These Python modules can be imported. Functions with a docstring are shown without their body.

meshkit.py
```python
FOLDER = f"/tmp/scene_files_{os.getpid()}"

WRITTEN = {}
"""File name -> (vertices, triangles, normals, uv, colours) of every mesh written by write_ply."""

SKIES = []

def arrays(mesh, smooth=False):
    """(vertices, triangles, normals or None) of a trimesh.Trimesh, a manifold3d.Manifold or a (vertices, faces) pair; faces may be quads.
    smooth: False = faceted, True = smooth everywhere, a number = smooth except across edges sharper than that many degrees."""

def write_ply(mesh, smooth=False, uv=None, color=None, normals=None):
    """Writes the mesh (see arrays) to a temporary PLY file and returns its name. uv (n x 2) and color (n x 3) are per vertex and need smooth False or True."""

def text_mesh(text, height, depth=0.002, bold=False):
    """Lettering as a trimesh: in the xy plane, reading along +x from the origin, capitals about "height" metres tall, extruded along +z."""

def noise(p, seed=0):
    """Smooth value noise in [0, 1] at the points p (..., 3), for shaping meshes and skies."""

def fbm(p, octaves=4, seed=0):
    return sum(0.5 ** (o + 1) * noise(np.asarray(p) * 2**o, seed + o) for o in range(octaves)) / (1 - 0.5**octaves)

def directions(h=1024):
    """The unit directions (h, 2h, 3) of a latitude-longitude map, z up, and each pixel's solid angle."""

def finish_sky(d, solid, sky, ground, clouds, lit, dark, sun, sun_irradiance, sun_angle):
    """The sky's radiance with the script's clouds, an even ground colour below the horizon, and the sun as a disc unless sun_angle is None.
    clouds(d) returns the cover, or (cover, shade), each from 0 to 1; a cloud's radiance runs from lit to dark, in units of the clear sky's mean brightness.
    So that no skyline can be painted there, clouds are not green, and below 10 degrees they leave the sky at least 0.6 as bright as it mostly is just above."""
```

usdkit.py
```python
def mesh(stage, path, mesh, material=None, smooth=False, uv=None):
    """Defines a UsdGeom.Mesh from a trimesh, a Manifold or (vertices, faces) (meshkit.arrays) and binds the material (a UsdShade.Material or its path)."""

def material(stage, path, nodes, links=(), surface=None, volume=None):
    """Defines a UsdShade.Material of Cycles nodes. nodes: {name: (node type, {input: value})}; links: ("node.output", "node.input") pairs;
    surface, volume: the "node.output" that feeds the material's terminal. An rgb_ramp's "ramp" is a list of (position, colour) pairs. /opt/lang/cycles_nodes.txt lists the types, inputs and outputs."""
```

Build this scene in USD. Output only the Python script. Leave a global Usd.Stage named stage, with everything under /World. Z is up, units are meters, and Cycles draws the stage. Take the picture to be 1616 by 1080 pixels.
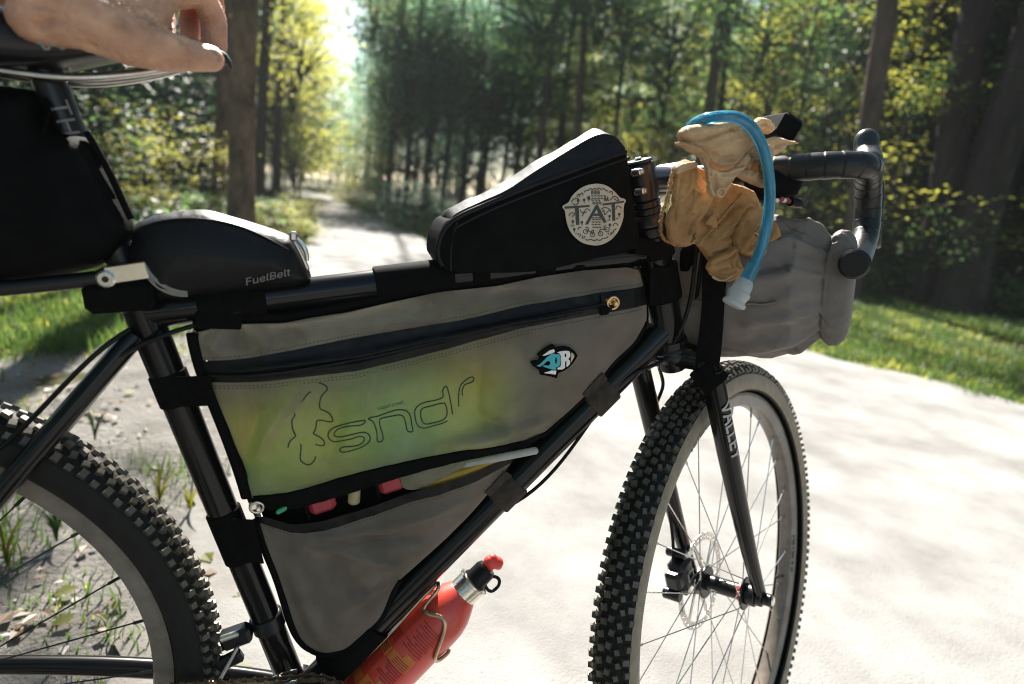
import math, random
import numpy as np
import trimesh, shapely, manifold3d
from shapely.geometry import Polygon, LineString, Point, MultiPolygon
from shapely import affinity
from scipy.spatial import Delaunay, cKDTree
from scipy.interpolate import CubicSpline
from pxr import Usd, UsdGeom, UsdLux, UsdShade, Gf, Sdf, Vt
import usdkit, meshkit

stage = Usd.Stage.CreateInMemory()
UsdGeom.SetStageUpAxis(stage, 'Z'); UsdGeom.SetStageMetersPerUnit(stage, 1.0)
UsdGeom.Xform.Define(stage, '/World'); UsdGeom.Scope.Define(stage, '/World/Looks')
A = np.array
# ------------------------------------------------------------------ camera, sky, sun, exposure
CAM = A([-0.015, -0.72, 0.949]); YAW, PITCH, ROLL, FPX = 0.337, -0.227, 0.103, 1005.0
EXPOSURE = 2.05
SUN_EL, SUN_AZ = math.radians(44), math.radians(7.0)      # azimuth = atan2(x, y)
F_ = A([math.sin(YAW)*math.cos(PITCH), math.cos(YAW)*math.cos(PITCH), math.sin(PITCH)])
_r = A([math.cos(YAW), -math.sin(YAW), 0]); _u = np.cross(_r, F_)
R_ = _r*math.cos(ROLL)+_u*math.sin(ROLL); U_ = -_r*math.sin(ROLL)+_u*math.cos(ROLL)
cam = UsdGeom.Camera.Define(stage, '/World/camera')
M4 = np.eye(4); M4[0, :3], M4[1, :3], M4[2, :3], M4[3, :3] = R_, U_, -F_, CAM
cam.AddTransformOp().Set(Gf.Matrix4d(*M4.ravel().tolist()))
cam.CreateHorizontalApertureAttr(36.0); cam.CreateVerticalApertureAttr(36*684/1024.)
cam.CreateFocalLengthAttr(36*FPX/1616); cam.CreateClippingRangeAttr(Gf.Vec2f(0.05, 2000))
cam.CreateFStopAttr(3.2); cam.CreateFocusDistanceAttr(0.80); cam.CreateExposureAttr(EXPOSURE)

sky_m = usdkit.material(stage, '/World/Looks/sky', {
    'sky': ('sky_texture', {'sky_type': 'single_scattering', 'sun_disc': False, 'sun_elevation': SUN_EL, 'sun_rotation': SUN_AZ, 'aerosol_density': 1.0, 'air_density': 1.0}),
    'bg': ('background_shader', {'strength': 0.052})}, [('sky.color', 'bg.color')], surface='bg.background')
sky = UsdLux.DomeLight.Define(stage, '/World/sky')
UsdShade.MaterialBindingAPI.Apply(sky.GetPrim()).Bind(sky_m)
sky.GetPrim().SetCustomDataByKey('kind', 'structure')
sun = UsdLux.DistantLight.Define(stage, '/World/sun')
sun.CreateIntensityAttr(1.25); sun.CreateAngleAttr(0.5); sun.CreateColorAttr(Gf.Vec3f(1.0, 0.94, 0.85))
sun.GetPrim().CreateAttribute('inputs:normalize', Sdf.ValueTypeNames.Bool).Set(True)
SUN = A([math.cos(SUN_EL)*math.sin(SUN_AZ), math.cos(SUN_EL)*math.cos(SUN_AZ), math.sin(SUN_EL)])
_zx = np.cross([0, 0, 1.], SUN); _zx /= np.linalg.norm(_zx); _zy = np.cross(SUN, _zx)
M4 = np.eye(4); M4[0, :3], M4[1, :3], M4[2, :3] = _zx, _zy, SUN
sun.AddTransformOp().Set(Gf.Matrix4d(*M4.ravel().tolist()))

# ------------------------------------------------------------------ helpers
def at(px, py, Y=0.0):
    """the world point on the plane y = Y that the photograph shows at (px, py): measuring only"""
    d = F_+(px-808)/FPX*R_+(540-py)/FPX*U_
    return CAM+(Y-CAM[1])/d[1]*d
def gnd(px, py, Z=0.0):
    d = F_+(px-808)/FPX*R_+(540-py)/FPX*U_
    return CAM+(Z-CAM[2])/d[2]*d
def dep(px, py, D):
    return CAM+D*(F_+(px-808)/FPX*R_+(540-py)/FPX*U_)
def nrm(v):
    v = np.asarray(v, float); return v/np.linalg.norm(v)
_names = {}
def numbered(path):
    k = _names.get(path, 0); _names[path] = k+1
    return path if k == 0 else f'{path}_{k:03d}'
def pth(parent): return '/World' if parent is None else str(parent.GetPath())
def tag(o, label=None, cat=None, group=None, kind=None):
    for k, v in (('label', label), ('category', cat), ('group', group), ('kind', kind)):
        if v: o.SetCustomDataByKey(k, v)
    return o
def obj(name, mesh, mat, parent=None, smooth=35, label=None):
    if isinstance(mesh, list): mesh = cat(mesh)
    m = usdkit.mesh(stage, numbered(pth(parent)+'/'+name), mesh, M[mat] if isinstance(mat, str) else mat, smooth=smooth)
    m.CreateDoubleSidedAttr(True)
    p = m.GetPrim()
    if label: p.SetCustomDataByKey('label', label)
    return p
def thing(name, label, c, group=None, loc=None, parent=None):
    x = UsdGeom.Xform.Define(stage, numbered(pth(parent)+'/'+name))
    if loc is not None: x.AddTranslateOp().Set(Gf.Vec3d(*map(float, loc)))
    return tag(x.GetPrim(), label, c, group)
def part(name, parent, label=None):
    return tag(UsdGeom.Xform.Define(stage, numbered(pth(parent)+'/'+name)).GetPrim(), label)
def tm(v, f):
    f = np.asarray(f, int); v = np.asarray(v, float)
    if f.shape[1] == 4: f = np.vstack([f[:, [0, 1, 2]], f[:, [0, 2, 3]]])
    return trimesh.Trimesh(v, f, process=False)
def cat(ms): return trimesh.util.concatenate([m for m in ms if m is not None])
def spl(pts, n):
    p = np.asarray(pts, float)
    if len(p) == 2: return p[0]+(p[1]-p[0])*np.linspace(0, 1, n)[:, None]
    t = np.r_[0, np.cumsum(np.linalg.norm(np.diff(p, axis=0), axis=1)**.7)]
    return CubicSpline(t, p)(np.linspace(0, t[-1], n))
def tube(pts, r, sides=10, n=None, caps=True, flat=1.0, up=None):
    """swept tube along pts; r a number or a list of radii; flat squashes one axis of the section"""
    p = np.asarray(pts, float); r = np.atleast_1d(np.asarray(r, float))
    if n:
        r = np.interp(np.linspace(0, 1, n), np.linspace(0, 1, len(r)), r); p = spl(p, n)
    else:
        r = np.interp(np.linspace(0, 1, len(p)), np.linspace(0, 1, len(r)), r)
    t = np.gradient(p, axis=0); t /= np.linalg.norm(t, axis=1)[:, None]+1e-12
    a = A(up if up is not None else ([0, 0, 1.] if abs(t[0][2]) < .9 else [0, 1., 0])); V = []
    ang = np.linspace(0, 2*np.pi, sides, endpoint=False)
    for i in range(len(p)):
        a = a-t[i]*(a@t[i]); a /= np.linalg.norm(a); b = np.cross(t[i], a)
        V.append(p[i]+r[i]*(np.cos(ang)[:, None]*a+flat*np.sin(ang)[:, None]*b))
    V = np.vstack(V); m = len(p); i, j = np.meshgrid(np.arange(m-1), np.arange(sides), indexing='ij')
    q = np.stack([i*sides+j, i*sides+(j+1) % sides, (i+1)*sides+(j+1) % sides, (i+1)*sides+j], -1).reshape(-1, 4)
    f = [np.vstack([q[:, [0, 1, 2]], q[:, [0, 2, 3]]])]
    if caps:
        V = np.vstack([V, p[0], p[-1]]); k = np.arange(sides)
        f.append(np.stack([np.full(sides, m*sides), (k+1) % sides, k], 1))
        f.append(np.stack([np.full(sides, m*sides+1), (m-1)*sides+k, (m-1)*sides+(k+1) % sides], 1))
    return tm(V, np.vstack(f))
def rcyl(Pa, Pb, r, bev=.0015, sides=24):
    """a cylinder from Pa to Pb with bevelled rims"""
    Pa, Pb = A(Pa, float), A(Pb, float); d = nrm(Pb-Pa); b = min(bev, r*.4)
    return tube([Pa, Pa+d*1e-5, Pa+d*b, Pb-d*b, Pb-d*1e-5, Pb], [r-b, r-b, r, r, r-b, r-b], sides)
def frame4(o, x, y, z):
    m = np.eye(4); m[:3, 0], m[:3, 1], m[:3, 2], m[:3, 3] = x, y, z, o; return m
def rbox(size, bev=.003, T=None, c=(0, 0, 0)):
    """box with chamfered edges, optionally moved by the 4x4 matrix T"""
    s = A(size, float)/2; b = min(bev, s.min()*.9); pts = []
    for sx in (-1, 1):
        for sy in (-1, 1):
            for sz in (-1, 1):
                q = A([sx, sy, sz])*s
                for k in range(3):
                    e = A([sx, sy, sz])*b; e[k] = 0; pts.append(q-e)
    m = trimesh.convex.convex_hull(A(pts)+A(c))
    if T is not None: m.apply_transform(T)
    return m
def box_along(Pa, Pb, w, h, side, bev=.002):
    """a bar from Pa to Pb, w wide along 'side', h thick across"""
    Pa, Pb = A(Pa, float), A(Pb, float); x = nrm(Pb-Pa); y = nrm(A(side)-x*(A(side)@x)); z = np.cross(x, y)
    return rbox((np.linalg.norm(Pb-Pa), w, h), bev, frame4((Pa+Pb)/2, x, y, z))
def poly_area_mesh(poly, res):
    """grid triangulation of a polygon: points, triangles, distance to the rim"""
    poly = poly.buffer(0)
    if isinstance(poly, MultiPolygon): poly = max(poly.geoms, key=lambda g: g.area)
    ring = poly.exterior; n = max(12, int(ring.length/res))
    b = A([ring.interpolate(k/n, normalized=True).coords[0] for k in range(n)])
    for h in poly.interiors:
        k_ = max(8, int(h.length/res)); b = np.vstack([b, [h.interpolate(k/k_, normalized=True).coords[0] for k in range(k_)]])
    x0, y0, x1, y1 = poly.bounds
    gx, gy = np.meshgrid(np.arange(x0, x1+res, res), np.arange(y0, y1+res, res*.866)); gx[1::2] += res/2
    g = np.stack([gx.ravel(), gy.ravel()], 1); kd = cKDTree(b)
    inn = shapely.contains_xy(poly, g[:, 0], g[:, 1]); g = g[inn]; g = g[kd.query(g)[0] > res*.55]
    p = np.vstack([b, g]); t = Delaunay(p).simplices; cen = p[t].mean(1)
    t = t[shapely.contains_xy(poly, cen[:, 0], cen[:, 1])]
    e1, e2 = p[t[:, 1]]-p[t[:, 0]], p[t[:, 2]]-p[t[:, 0]]; cr = e1[:, 0]*e2[:, 1]-e1[:, 1]*e2[:, 0]
    t = t[np.abs(cr) > 1e-10]; cr = cr[np.abs(cr) > 1e-10]; t[cr < 0] = t[cr < 0][:, ::-1]
    L = shapely.boundary(poly); d = shapely.distance(L, shapely.points(p)); d[:len(b)] = 0
    return p, t, d, len(b)
def px2(outline, Y):
    """photograph outline -> (x, z) in the bike's plane y = Y"""
    return A([at(x, y, Y)[[0, 2]] for x, y in outline])
def smooth_outline(p, n=6):
    p = np.asarray(p); out = []; m = len(p)
    for i in range(m):
        a, b, c, d = p[i-1], p[i], p[(i+1) % m], p[(i+2) % m]
        for t in np.linspace(0, 1, n, endpoint=False):
            out.append(.5*((2*b)+(c-a)*t+(2*a-5*b+4*c-d)*t*t+(3*b-a-3*c+d)*t**3))
    return A(out)
def crease_field(p, creases):
    h = np.zeros(len(p))
    for line, depth, width in creases:
        L = LineString(line); dd = shapely.distance(L, shapely.points(p)); s = shapely.line_locate_point(L, shapely.points(p), normalized=True)
        h += depth*np.exp(-(dd/width)**2)*np.clip(1.15-np.abs(2*s-1)**3, 0, 1)
    return h
def sculpt(outline, Y, thick, Rr, res=.004, creases=(), wr=.0, ws=40, back=None, seed=0, smoothed=True, power=.5, px=True, tilt=(0, 0), wsx=(1, 1), rag=0., ck=1.0):
    """a soft body: outline (photograph pixels) in the plane y=Y, swelling 'thick' towards the viewer (back away from it),
    rounded over Rr at its rim, with creases (pixel polyline, height, width) and wrinkles"""
    o = px2(outline, Y) if px else A(outline)
    if smoothed: o = smooth_outline(o)
    if rag:
        o = A([LineString(np.vstack([o, o[:1]])).interpolate(k/400, normalized=True).coords[0] for k in range(400)])
        o = o+rag*(np.stack([meshkit.fbm(np.stack([o[:, 0]*160, o[:, 1]*160, np.full(400, z_)], 1), 3, seed) for z_ in (.5, 9.5)], 1)-.5)*2
    p, t, d, nb = poly_area_mesh(Polygon(o), res)
    q = np.clip(d/Rr, 0, 1); prof = (1-(1-q)**2)**power
    h = thick*prof
    cr = [(px2(l, Y) if px else A(l), a, w) for l, a, w in creases]
    if cr: h += ck*crease_field(p, cr)*np.clip(q*2, 0, 1)
    if wr: h += wr*(meshkit.fbm(np.stack([p[:, 0]*ws*wsx[0], p[:, 1]*ws*wsx[1], np.full(len(p), seed+.5)], 1), 3, seed)-.5)*2*np.clip(q*1.5, 0, 1)
    bk = thick if back is None else back
    ty = tilt[0]*(p[:, 0]-p[:, 0].mean())+tilt[1]*(p[:, 1]-p[:, 1].mean())
    front = np.stack([p[:, 0], Y-h+ty, p[:, 1]], 1); rear = np.stack([p[:, 0], Y+bk*prof+ty, p[:, 1]], 1)
    n = len(p); idx = np.arange(n); ri = idx.copy(); ri[nb:] = n+np.arange(n-nb)
    return tm(np.vstack([front, rear[nb:]]), np.vstack([t, ri[t][:, ::-1]]))
def strip(pts, w, nor, th=.001, n=40, wav=0):
    """a ribbon/strap along pts: half-width direction computed from the normal 'nor'"""
    p = spl(pts, n); t = np.gradient(p, axis=0); t /= np.linalg.norm(t, axis=1)[:, None]
    nn = np.broadcast_to(nor, p.shape) if np.ndim(nor) == 1 else spl(nor, n)
    s = np.cross(t, nn); s /= np.linalg.norm(s, axis=1)[:, None]; nn = np.cross(s, t)
    w = np.interp(np.linspace(0, 1, n), np.linspace(0, 1, np.size(w)), np.atleast_1d(w))[:, None]/2
    V = np.stack([p+s*w+nn*th/2, p-s*w+nn*th/2, p-s*w-nn*th/2, p+s*w-nn*th/2], 1).reshape(-1, 3)
    f = []
    for i in range(n-1):
        for k in range(4): f.append([i*4+k, i*4+(k+1) % 4, i*4+4+(k+1) % 4, i*4+4+k])
    f.append([3, 2, 1, 0]); e = (n-1)*4; f.append([e, e+1, e+2, e+3])
    return tm(V, f)
def sleeve(Pa, Pb, r, flat=1.0, up=(0, 1, 0), sides=20, t=.0015):
    Pa, Pb = A(Pa, float), A(Pb, float); d = nrm(Pb-Pa)
    return tube([Pa, Pa+d*1e-4, Pa+d*t, Pb-d*t, Pb-d*1e-4, Pb], [r-t, r-t, r, r, r-t, r-t], sides, flat=flat, up=up)
def flat_poly(poly, place, th=.0006, back=.0):
    """a thin printed or sewn shape: shapely polygon(s) -> solid; place maps (n,2), height -> (n,3)"""
    out = []
    for g in (poly.geoms if hasattr(poly, 'geoms') else [poly]):
        if g.is_empty or g.area < 1e-9 or g.geom_type != 'Polygon': continue
        m = trimesh.creation.extrude_polygon(g, 1.0, engine='earcut'); v = m.vertices
        out.append(tm(place(v[:, :2], np.where(v[:, 2] > .5, th, -back)), m.faces))
    return cat(out) if out else None
def revolve(prof, T, sides=48):
    """profile [(radius, height)] turned about local z"""
    pr = A(prof, float); ang = np.linspace(0, 2*np.pi, sides, endpoint=False)
    V = np.stack([pr[:, None, 0]*np.cos(ang), pr[:, None, 0]*np.sin(ang), np.broadcast_to(pr[:, None, 1], (len(pr), sides))], -1).reshape(-1, 3)
    i, j = np.meshgrid(np.arange(len(pr)-1), np.arange(sides), indexing='ij')
    q = np.stack([i*sides+j, i*sides+(j+1) % sides, (i+1)*sides+(j+1) % sides, (i+1)*sides+j], -1).reshape(-1, 4)
    m = tm(V, q); m.apply_transform(T); return m
def taubin(m, it=10):
    m = trimesh.Trimesh(m.vertices, m.faces, process=True); trimesh.smoothing.filter_taubin(m, iterations=it); return m
def hull_body(bones, refine=.004, it=12):
    """bones: lists of (point, radius); each a convex link, all joined into one smooth body"""
    tot = None
    def sph(p, r): return manifold3d.Manifold.sphere(r, 16).translate([float(x) for x in p])
    for b in bones:
        h = manifold3d.Manifold.batch_hull([sph(p, r) for p, r in b]); tot = h if tot is None else tot+h
    tot = tot.refine_to_length(refine); k = tot.to_mesh()
    return taubin(trimesh.Trimesh(k.vert_properties[:, :3], k.tri_verts), it)

# ------------------------------------------------------------------ materials
M = {}
def pm(name, col, rough=.5, var=.15, scale=25., bump=0., bscale=None, col2=None, bdist=.002, extra=None, translucent=0., tcol=None, detail=4., stretch=None, weave=0.):
    n = {'g': ('texture_coordinate', {}), 'n': ('noise_texture', {'scale': scale, 'detail': detail, 'roughness': .6}), 'p': ('principled_bsdf', {'roughness': rough, **(extra or {})})}
    c = A(col, float); c2 = A(col2, float) if col2 is not None else c*(1+var); c1 = c if col2 is not None else c*(1-var)
    n['r'] = ('rgb_ramp', {'ramp': [(.3, tuple(np.clip(c1, 0, 1))), (.7, tuple(np.clip(c2, 0, 1)))]})
    L = [('n.fac', 'r.fac'), ('r.color', 'p.base_color')]
    if weave:
        n['wp'] = ('math', {'math_type': 'power', 'value2': 7.}); n['ws'] = ('math', {'math_type': 'multiply', 'value2': .12}); n['wm'] = ('mix_color', {'b': tuple(np.clip(c*2.6, 0, 1))})
        L = [('n.fac', 'r.fac'), ('r.color', 'wm.a'), ('wp.value', 'ws.value1'), ('ws.value', 'wm.fac'), ('wm.result', 'p.base_color')]
    src = 'g.object'
    if stretch is not None:
        n['mp'] = ('mapping', {'scale': stretch}); L.append(('g.object', 'mp.vector')); src = 'mp.vector'
    L.append((src, 'n.vector'))
    if bump:
        n['n2'] = ('noise_texture', {'scale': bscale or scale*4, 'detail': 5., 'roughness': .65}); n['b'] = ('bump', {'strength': bump, 'distance': bdist})
        L += [(src, 'n2.vector'), ('b.normal', 'p.normal')]
        if weave:
            n['w1'] = ('wave_texture', {'scale': weave, 'bands_direction': 'x'}); n['w2'] = ('wave_texture', {'scale': weave, 'bands_direction': 'z'})
            n['mx'] = ('math', {'math_type': 'maximum'}); n['ad'] = ('math', {'math_type': 'multiply_add', 'value2': .35})
            L += [('mx.value', 'wp.value1'), ('g.object', 'w1.vector'), ('g.object', 'w2.vector'), ('w1.fac', 'mx.value1'), ('w2.fac', 'mx.value2'), ('mx.value', 'ad.value1'), ('n2.fac', 'ad.value3'), ('ad.value', 'b.height')]
        else: L.append(('n2.fac', 'b.height'))
    s = 'p.BSDF'
    if translucent:
        n['t'] = ('translucent_bsdf', {'color': tuple(tcol if tcol is not None else col)}); n['m'] = ('mix_closure', {'fac': translucent})
        L += [('p.BSDF', 'm.closure1'), ('t.BSDF', 'm.closure2')]; s = 'm.closure'
    M[name] = usdkit.material(stage, '/World/Looks/'+name, n, L, surface=s)
    return M[name]
pm('frame_paint', (.003, .0028, .0026), .25, .3, 60, extra={'coat_weight': .30, 'coat_roughness': .05, 'specular_ior_level': .12})
pm('black_alloy', (.008, .008, .0085), .32, .3, 60, extra={'metallic': .3})
pm('carbon_black', (.006, .006, .007), .28, .2, 60, extra={'specular_ior_level': 0.35})
pm('rubber', (.008, .007, .006), .62, .35, 90, .5, 300, bdist=.001, extra={'specular_ior_level': 0.2})
pm('tread', (.030, .025, .017), .5, .5, 30, .6, 220, bdist=.001, col2=(.075, .062, .042), extra={'specular_ior_level': 0.6})
pm('sidewall', (.22, .172, .12), .7, .2, 60, .3, 400, bdist=.0006)
pm('rim_black', (.125, .103, .082), .34, .35, 30)
pm('rim_grey', (.16, .14, .12), .4, .2, 30)
pm('steel', (.55, .53, .50), .28, .15, 80, extra={'metallic': 1.})
pm('bright_alloy', (.72, .66, .58), .24, .1, 60, extra={'metallic': 1.})
pm('brass', (.62, .42, .20), .3, .2, 60, extra={'metallic': 1.})
pm('chain_steel', (.34, .24, .15), .38, .3, 200, extra={'metallic': .9})
pm('nylon_black', (.0035, .0035, .0032), .7, .35, 160, .4, 700, bdist=.0006, extra={'specular_ior_level': 0.04})
pm('lid_fabric', (.0032, .0032, .0034), .45, .3, 40, .5, 160, bdist=.0015, extra={'specular_ior_level': .22})
pm('shell_black', (.0038, .0038, .0038), .8, .3, 40, .5, 160, bdist=.0015, extra={'specular_ior_level': 0.05})
pm('webbing', (.004, .0037, .0034), .75, .3, 120, .5, 900, bdist=.0006, extra={'specular_ior_level': 0.04})
pm('webbing_brown', (.045, .034, .026), .75, .3, 120, .5, 900, bdist=.0006, extra={'specular_ior_level': 0.1})
pm('zip_black', (.005, .0048, .0046), .32, .3, 60, .25, 300, bdist=.0008, extra={'specular_ior_level': 0.15})
pm('saddle_black', (.006, .006, .007), .33, .25, 60, .12, 500, bdist=.0006, extra={'specular_ior_level': 0.35})
pm('bar_tape', (.004, .0038, .0038), .36, .3, 90, .3, 240, bdist=.001, extra={'specular_ior_level': 0.35})
pm('hood_rubber', (.010, .010, .012), .36, .15, 60, extra={'specular_ior_level': 0.4})
pm('print_grey', (.15, .14, .125), .55, .1, 60)
pm('print_white', (.34, .32, .29), .5, .12, 90)
pm('print_dark', (.016, .024, .022), .6, .1, 60)
pm('patch_cream', (.46, .40, .33), .75, .1, 55, .3, 600, col2=(.37, .29, .20), bdist=.0004)
pm('patch_teal', (.035, .33, .37), .6, .1, 60)
pm('patch_white', (.68, .62, .57), .6, .08, 60)
pm('patch_tan', (.50, .36, .24), .6, .08, 60)
pm('thread', (.10, .085, .07), .8, .2, 200)
pm('ripstop_grey', (.150, .122, .098), .62, .2, 16, .6, 240, bdist=.0014, col2=(.31, .262, .222), translucent=.42, tcol=(.55, .52, .44), weave=70, stretch=(1, 1, 1), extra={'specular_ior_level': 0.25})
pm('ripstop_far', (.30, .27, .22), .7, .2, 20, translucent=.62, tcol=(.85, .82, .72))
M['liner_green'] = usdkit.material(stage, '/World/Looks/liner_green', {'g': ('texture_coordinate', {}), 'n': ('noise_texture', {'scale': 7., 'detail': 3.}),
    'r': ('rgb_ramp', {'ramp': [(.30, (.14, .44, .36)), (.44, (.30, .58, .24)), (.57, (.56, .64, .16)), (.70, (.66, .50, .14))]}), 'p': ('principled_bsdf', {'roughness': .7}), 't': ('translucent_bsdf', {}), 'm': ('mix_closure', {'fac': .85})},
    [('g.object', 'n.vector'), ('n.fac', 'r.fac'), ('r.color', 'p.base_color'), ('r.color', 't.color'), ('p.BSDF', 'm.closure1'), ('t.BSDF', 'm.closure2')], surface='m.closure')
pm('roll_grey', (.125, .100, .084), .58, .16, 14, .4, 120, bdist=.0022, col2=(.155, .133, .12), extra={'specular_ior_level': 0.3})
pm('leather', (.42, .23, .095), .75, .3, 22, .9, 170, bdist=.0030, col2=(.23, .108, .036), extra={'specular_ior_level': 0.25})
pm('leather_pale', (.56, .39, .235), .75, .2, 22, .9, 170, bdist=.0030, col2=(.38, .23, .115), extra={'specular_ior_level': 0.25})
pm('hose_blue', (.10, .50, .72), .14, .2, 30, extra={'transmission_weight': .75, 'ior': 1.3, 'coat_weight': .5, 'coat_roughness': .06})
pm('hose_core', (.03, .20, .32), .3, .2, 30)
pm('valve_clear', (.5, .52, .54), .3, .08, 60, translucent=.4, tcol=(.8, .82, .84))
pm('bottle_red', (.52, .040, .022), .36, .12, 20, .08, 120, extra={'coat_weight': .3, 'coat_roughness': .2})
pm('cap_red', (.66, .05, .035), .45, .1, 60)
pm('label_orange', (.50, .13, .018), .45, .1, 60)
pm('label_print', (.30, .018, .015), .5, .1, 60)
pm('cage_wire', (.46, .38, .26), .3, .15, 90, extra={'metallic': 1.})
pm('hub_red', (.55, .03, .02), .4, .1, 60)
pm('gas_red', (.30, .022, .03), .5, .15, 40)
pm('pole_white', (.5, .49, .45), .35, .06, 60, translucent=.3, tcol=(.8, .78, .7))
pm('tube_yellow', (.60, .36, .04), .4, .1, 60, translucent=.25, tcol=(.7, .45, .05))
pm('dull_brass', (.30, .24, .12), .5, .2, 60)
pm('plastic_green', (.02, .25, .10), .4, .1, 60)
pm('bead_red', (.22, .03, .03), .4, .2, 90)
pm('nail', (.33, .185, .125), .6, .08, 90)
M['skin'] = usdkit.material(stage, '/World/Looks/skin', {
    'g': ('texture_coordinate', {}), 'n': ('noise_texture', {'scale': 45., 'detail': 5.}), 'r': ('rgb_ramp', {'ramp': [(.3, (.36, .175, .10)), (.7, (.60, .335, .21))]}),
    'n2': ('noise_texture', {'scale': 210., 'detail': 6., 'roughness': .7}), 'v': ('voronoi_texture', {'scale': 420., 'feature': 'distance_to_edge'}), 'ma': ('math', {'math_type': 'multiply_add', 'value2': .8}), 'b': ('bump', {'strength': .75, 'distance': .0022}),
    'p': ('principled_bsdf', {'roughness': .46, 'subsurface_weight': .12, 'subsurface_scale': .003, 'subsurface_radius': (1, .35, .2)})},
    [('g.object', 'n.vector'), ('g.object', 'n2.vector'), ('g.object', 'v.vector'), ('n.fac', 'r.fac'), ('r.color', 'p.base_color'), ('v.distance', 'ma.value1'), ('n2.fac', 'ma.value3'), ('ma.value', 'b.height'), ('b.normal', 'p.normal')], surface='p.BSDF')
def leaf_mat(name, c1, c2, c3, t=.5, tb=1.0):
    M[name] = usdkit.material(stage, '/World/Looks/'+name, {
        'g': ('geometry', {}), 'r': ('rgb_ramp', {'ramp': [(0, c1), (.5, c2), (1, c3)]}), 'p': ('principled_bsdf', {'roughness': .5}),
        'h': ('hsv', {'value': 1.7*tb, 'saturation': 1.05, 'hue': .48}), 't': ('translucent_bsdf', {}), 'm': ('mix_closure', {'fac': t})},
        [('g.random_per_island', 'r.fac'), ('r.color', 'p.base_color'), ('r.color', 'h.color'), ('h.color', 't.color'), ('p.BSDF', 'm.closure1'), ('t.BSDF', 'm.closure2')], surface='m.closure')
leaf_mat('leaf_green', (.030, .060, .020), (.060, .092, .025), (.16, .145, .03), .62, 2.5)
leaf_mat('leaf_yellow', (.10, .11, .022), (.19, .15, .026), (.30, .195, .03), .65, 2.3)  # yellow leaves; also used for lit sprays, with sunlight put into the colour
leaf_mat('leaf_shaded', (.014, .030, .016), (.022, .045, .022), (.05, .075, .025), .45)  # leaf green darkened, the shade of the wood put into the colour
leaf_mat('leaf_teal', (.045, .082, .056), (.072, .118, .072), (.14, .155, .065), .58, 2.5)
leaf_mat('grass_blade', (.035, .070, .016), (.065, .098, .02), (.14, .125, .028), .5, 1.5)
leaf_mat('dry_leaf', (.12, .07, .03), (.20, .13, .06), (.30, .21, .10), .3)
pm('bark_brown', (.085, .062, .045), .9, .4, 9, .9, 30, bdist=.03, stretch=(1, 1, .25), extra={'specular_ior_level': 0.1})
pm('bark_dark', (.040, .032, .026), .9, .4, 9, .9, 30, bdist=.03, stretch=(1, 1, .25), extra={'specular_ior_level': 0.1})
pm('bark_grey', (.028, .021, .014), .9, .35, 5, 1., 18, bdist=.06, col2=(.23, .15, .09), stretch=(1, 1, .5), extra={'specular_ior_level': 0.1})
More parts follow.
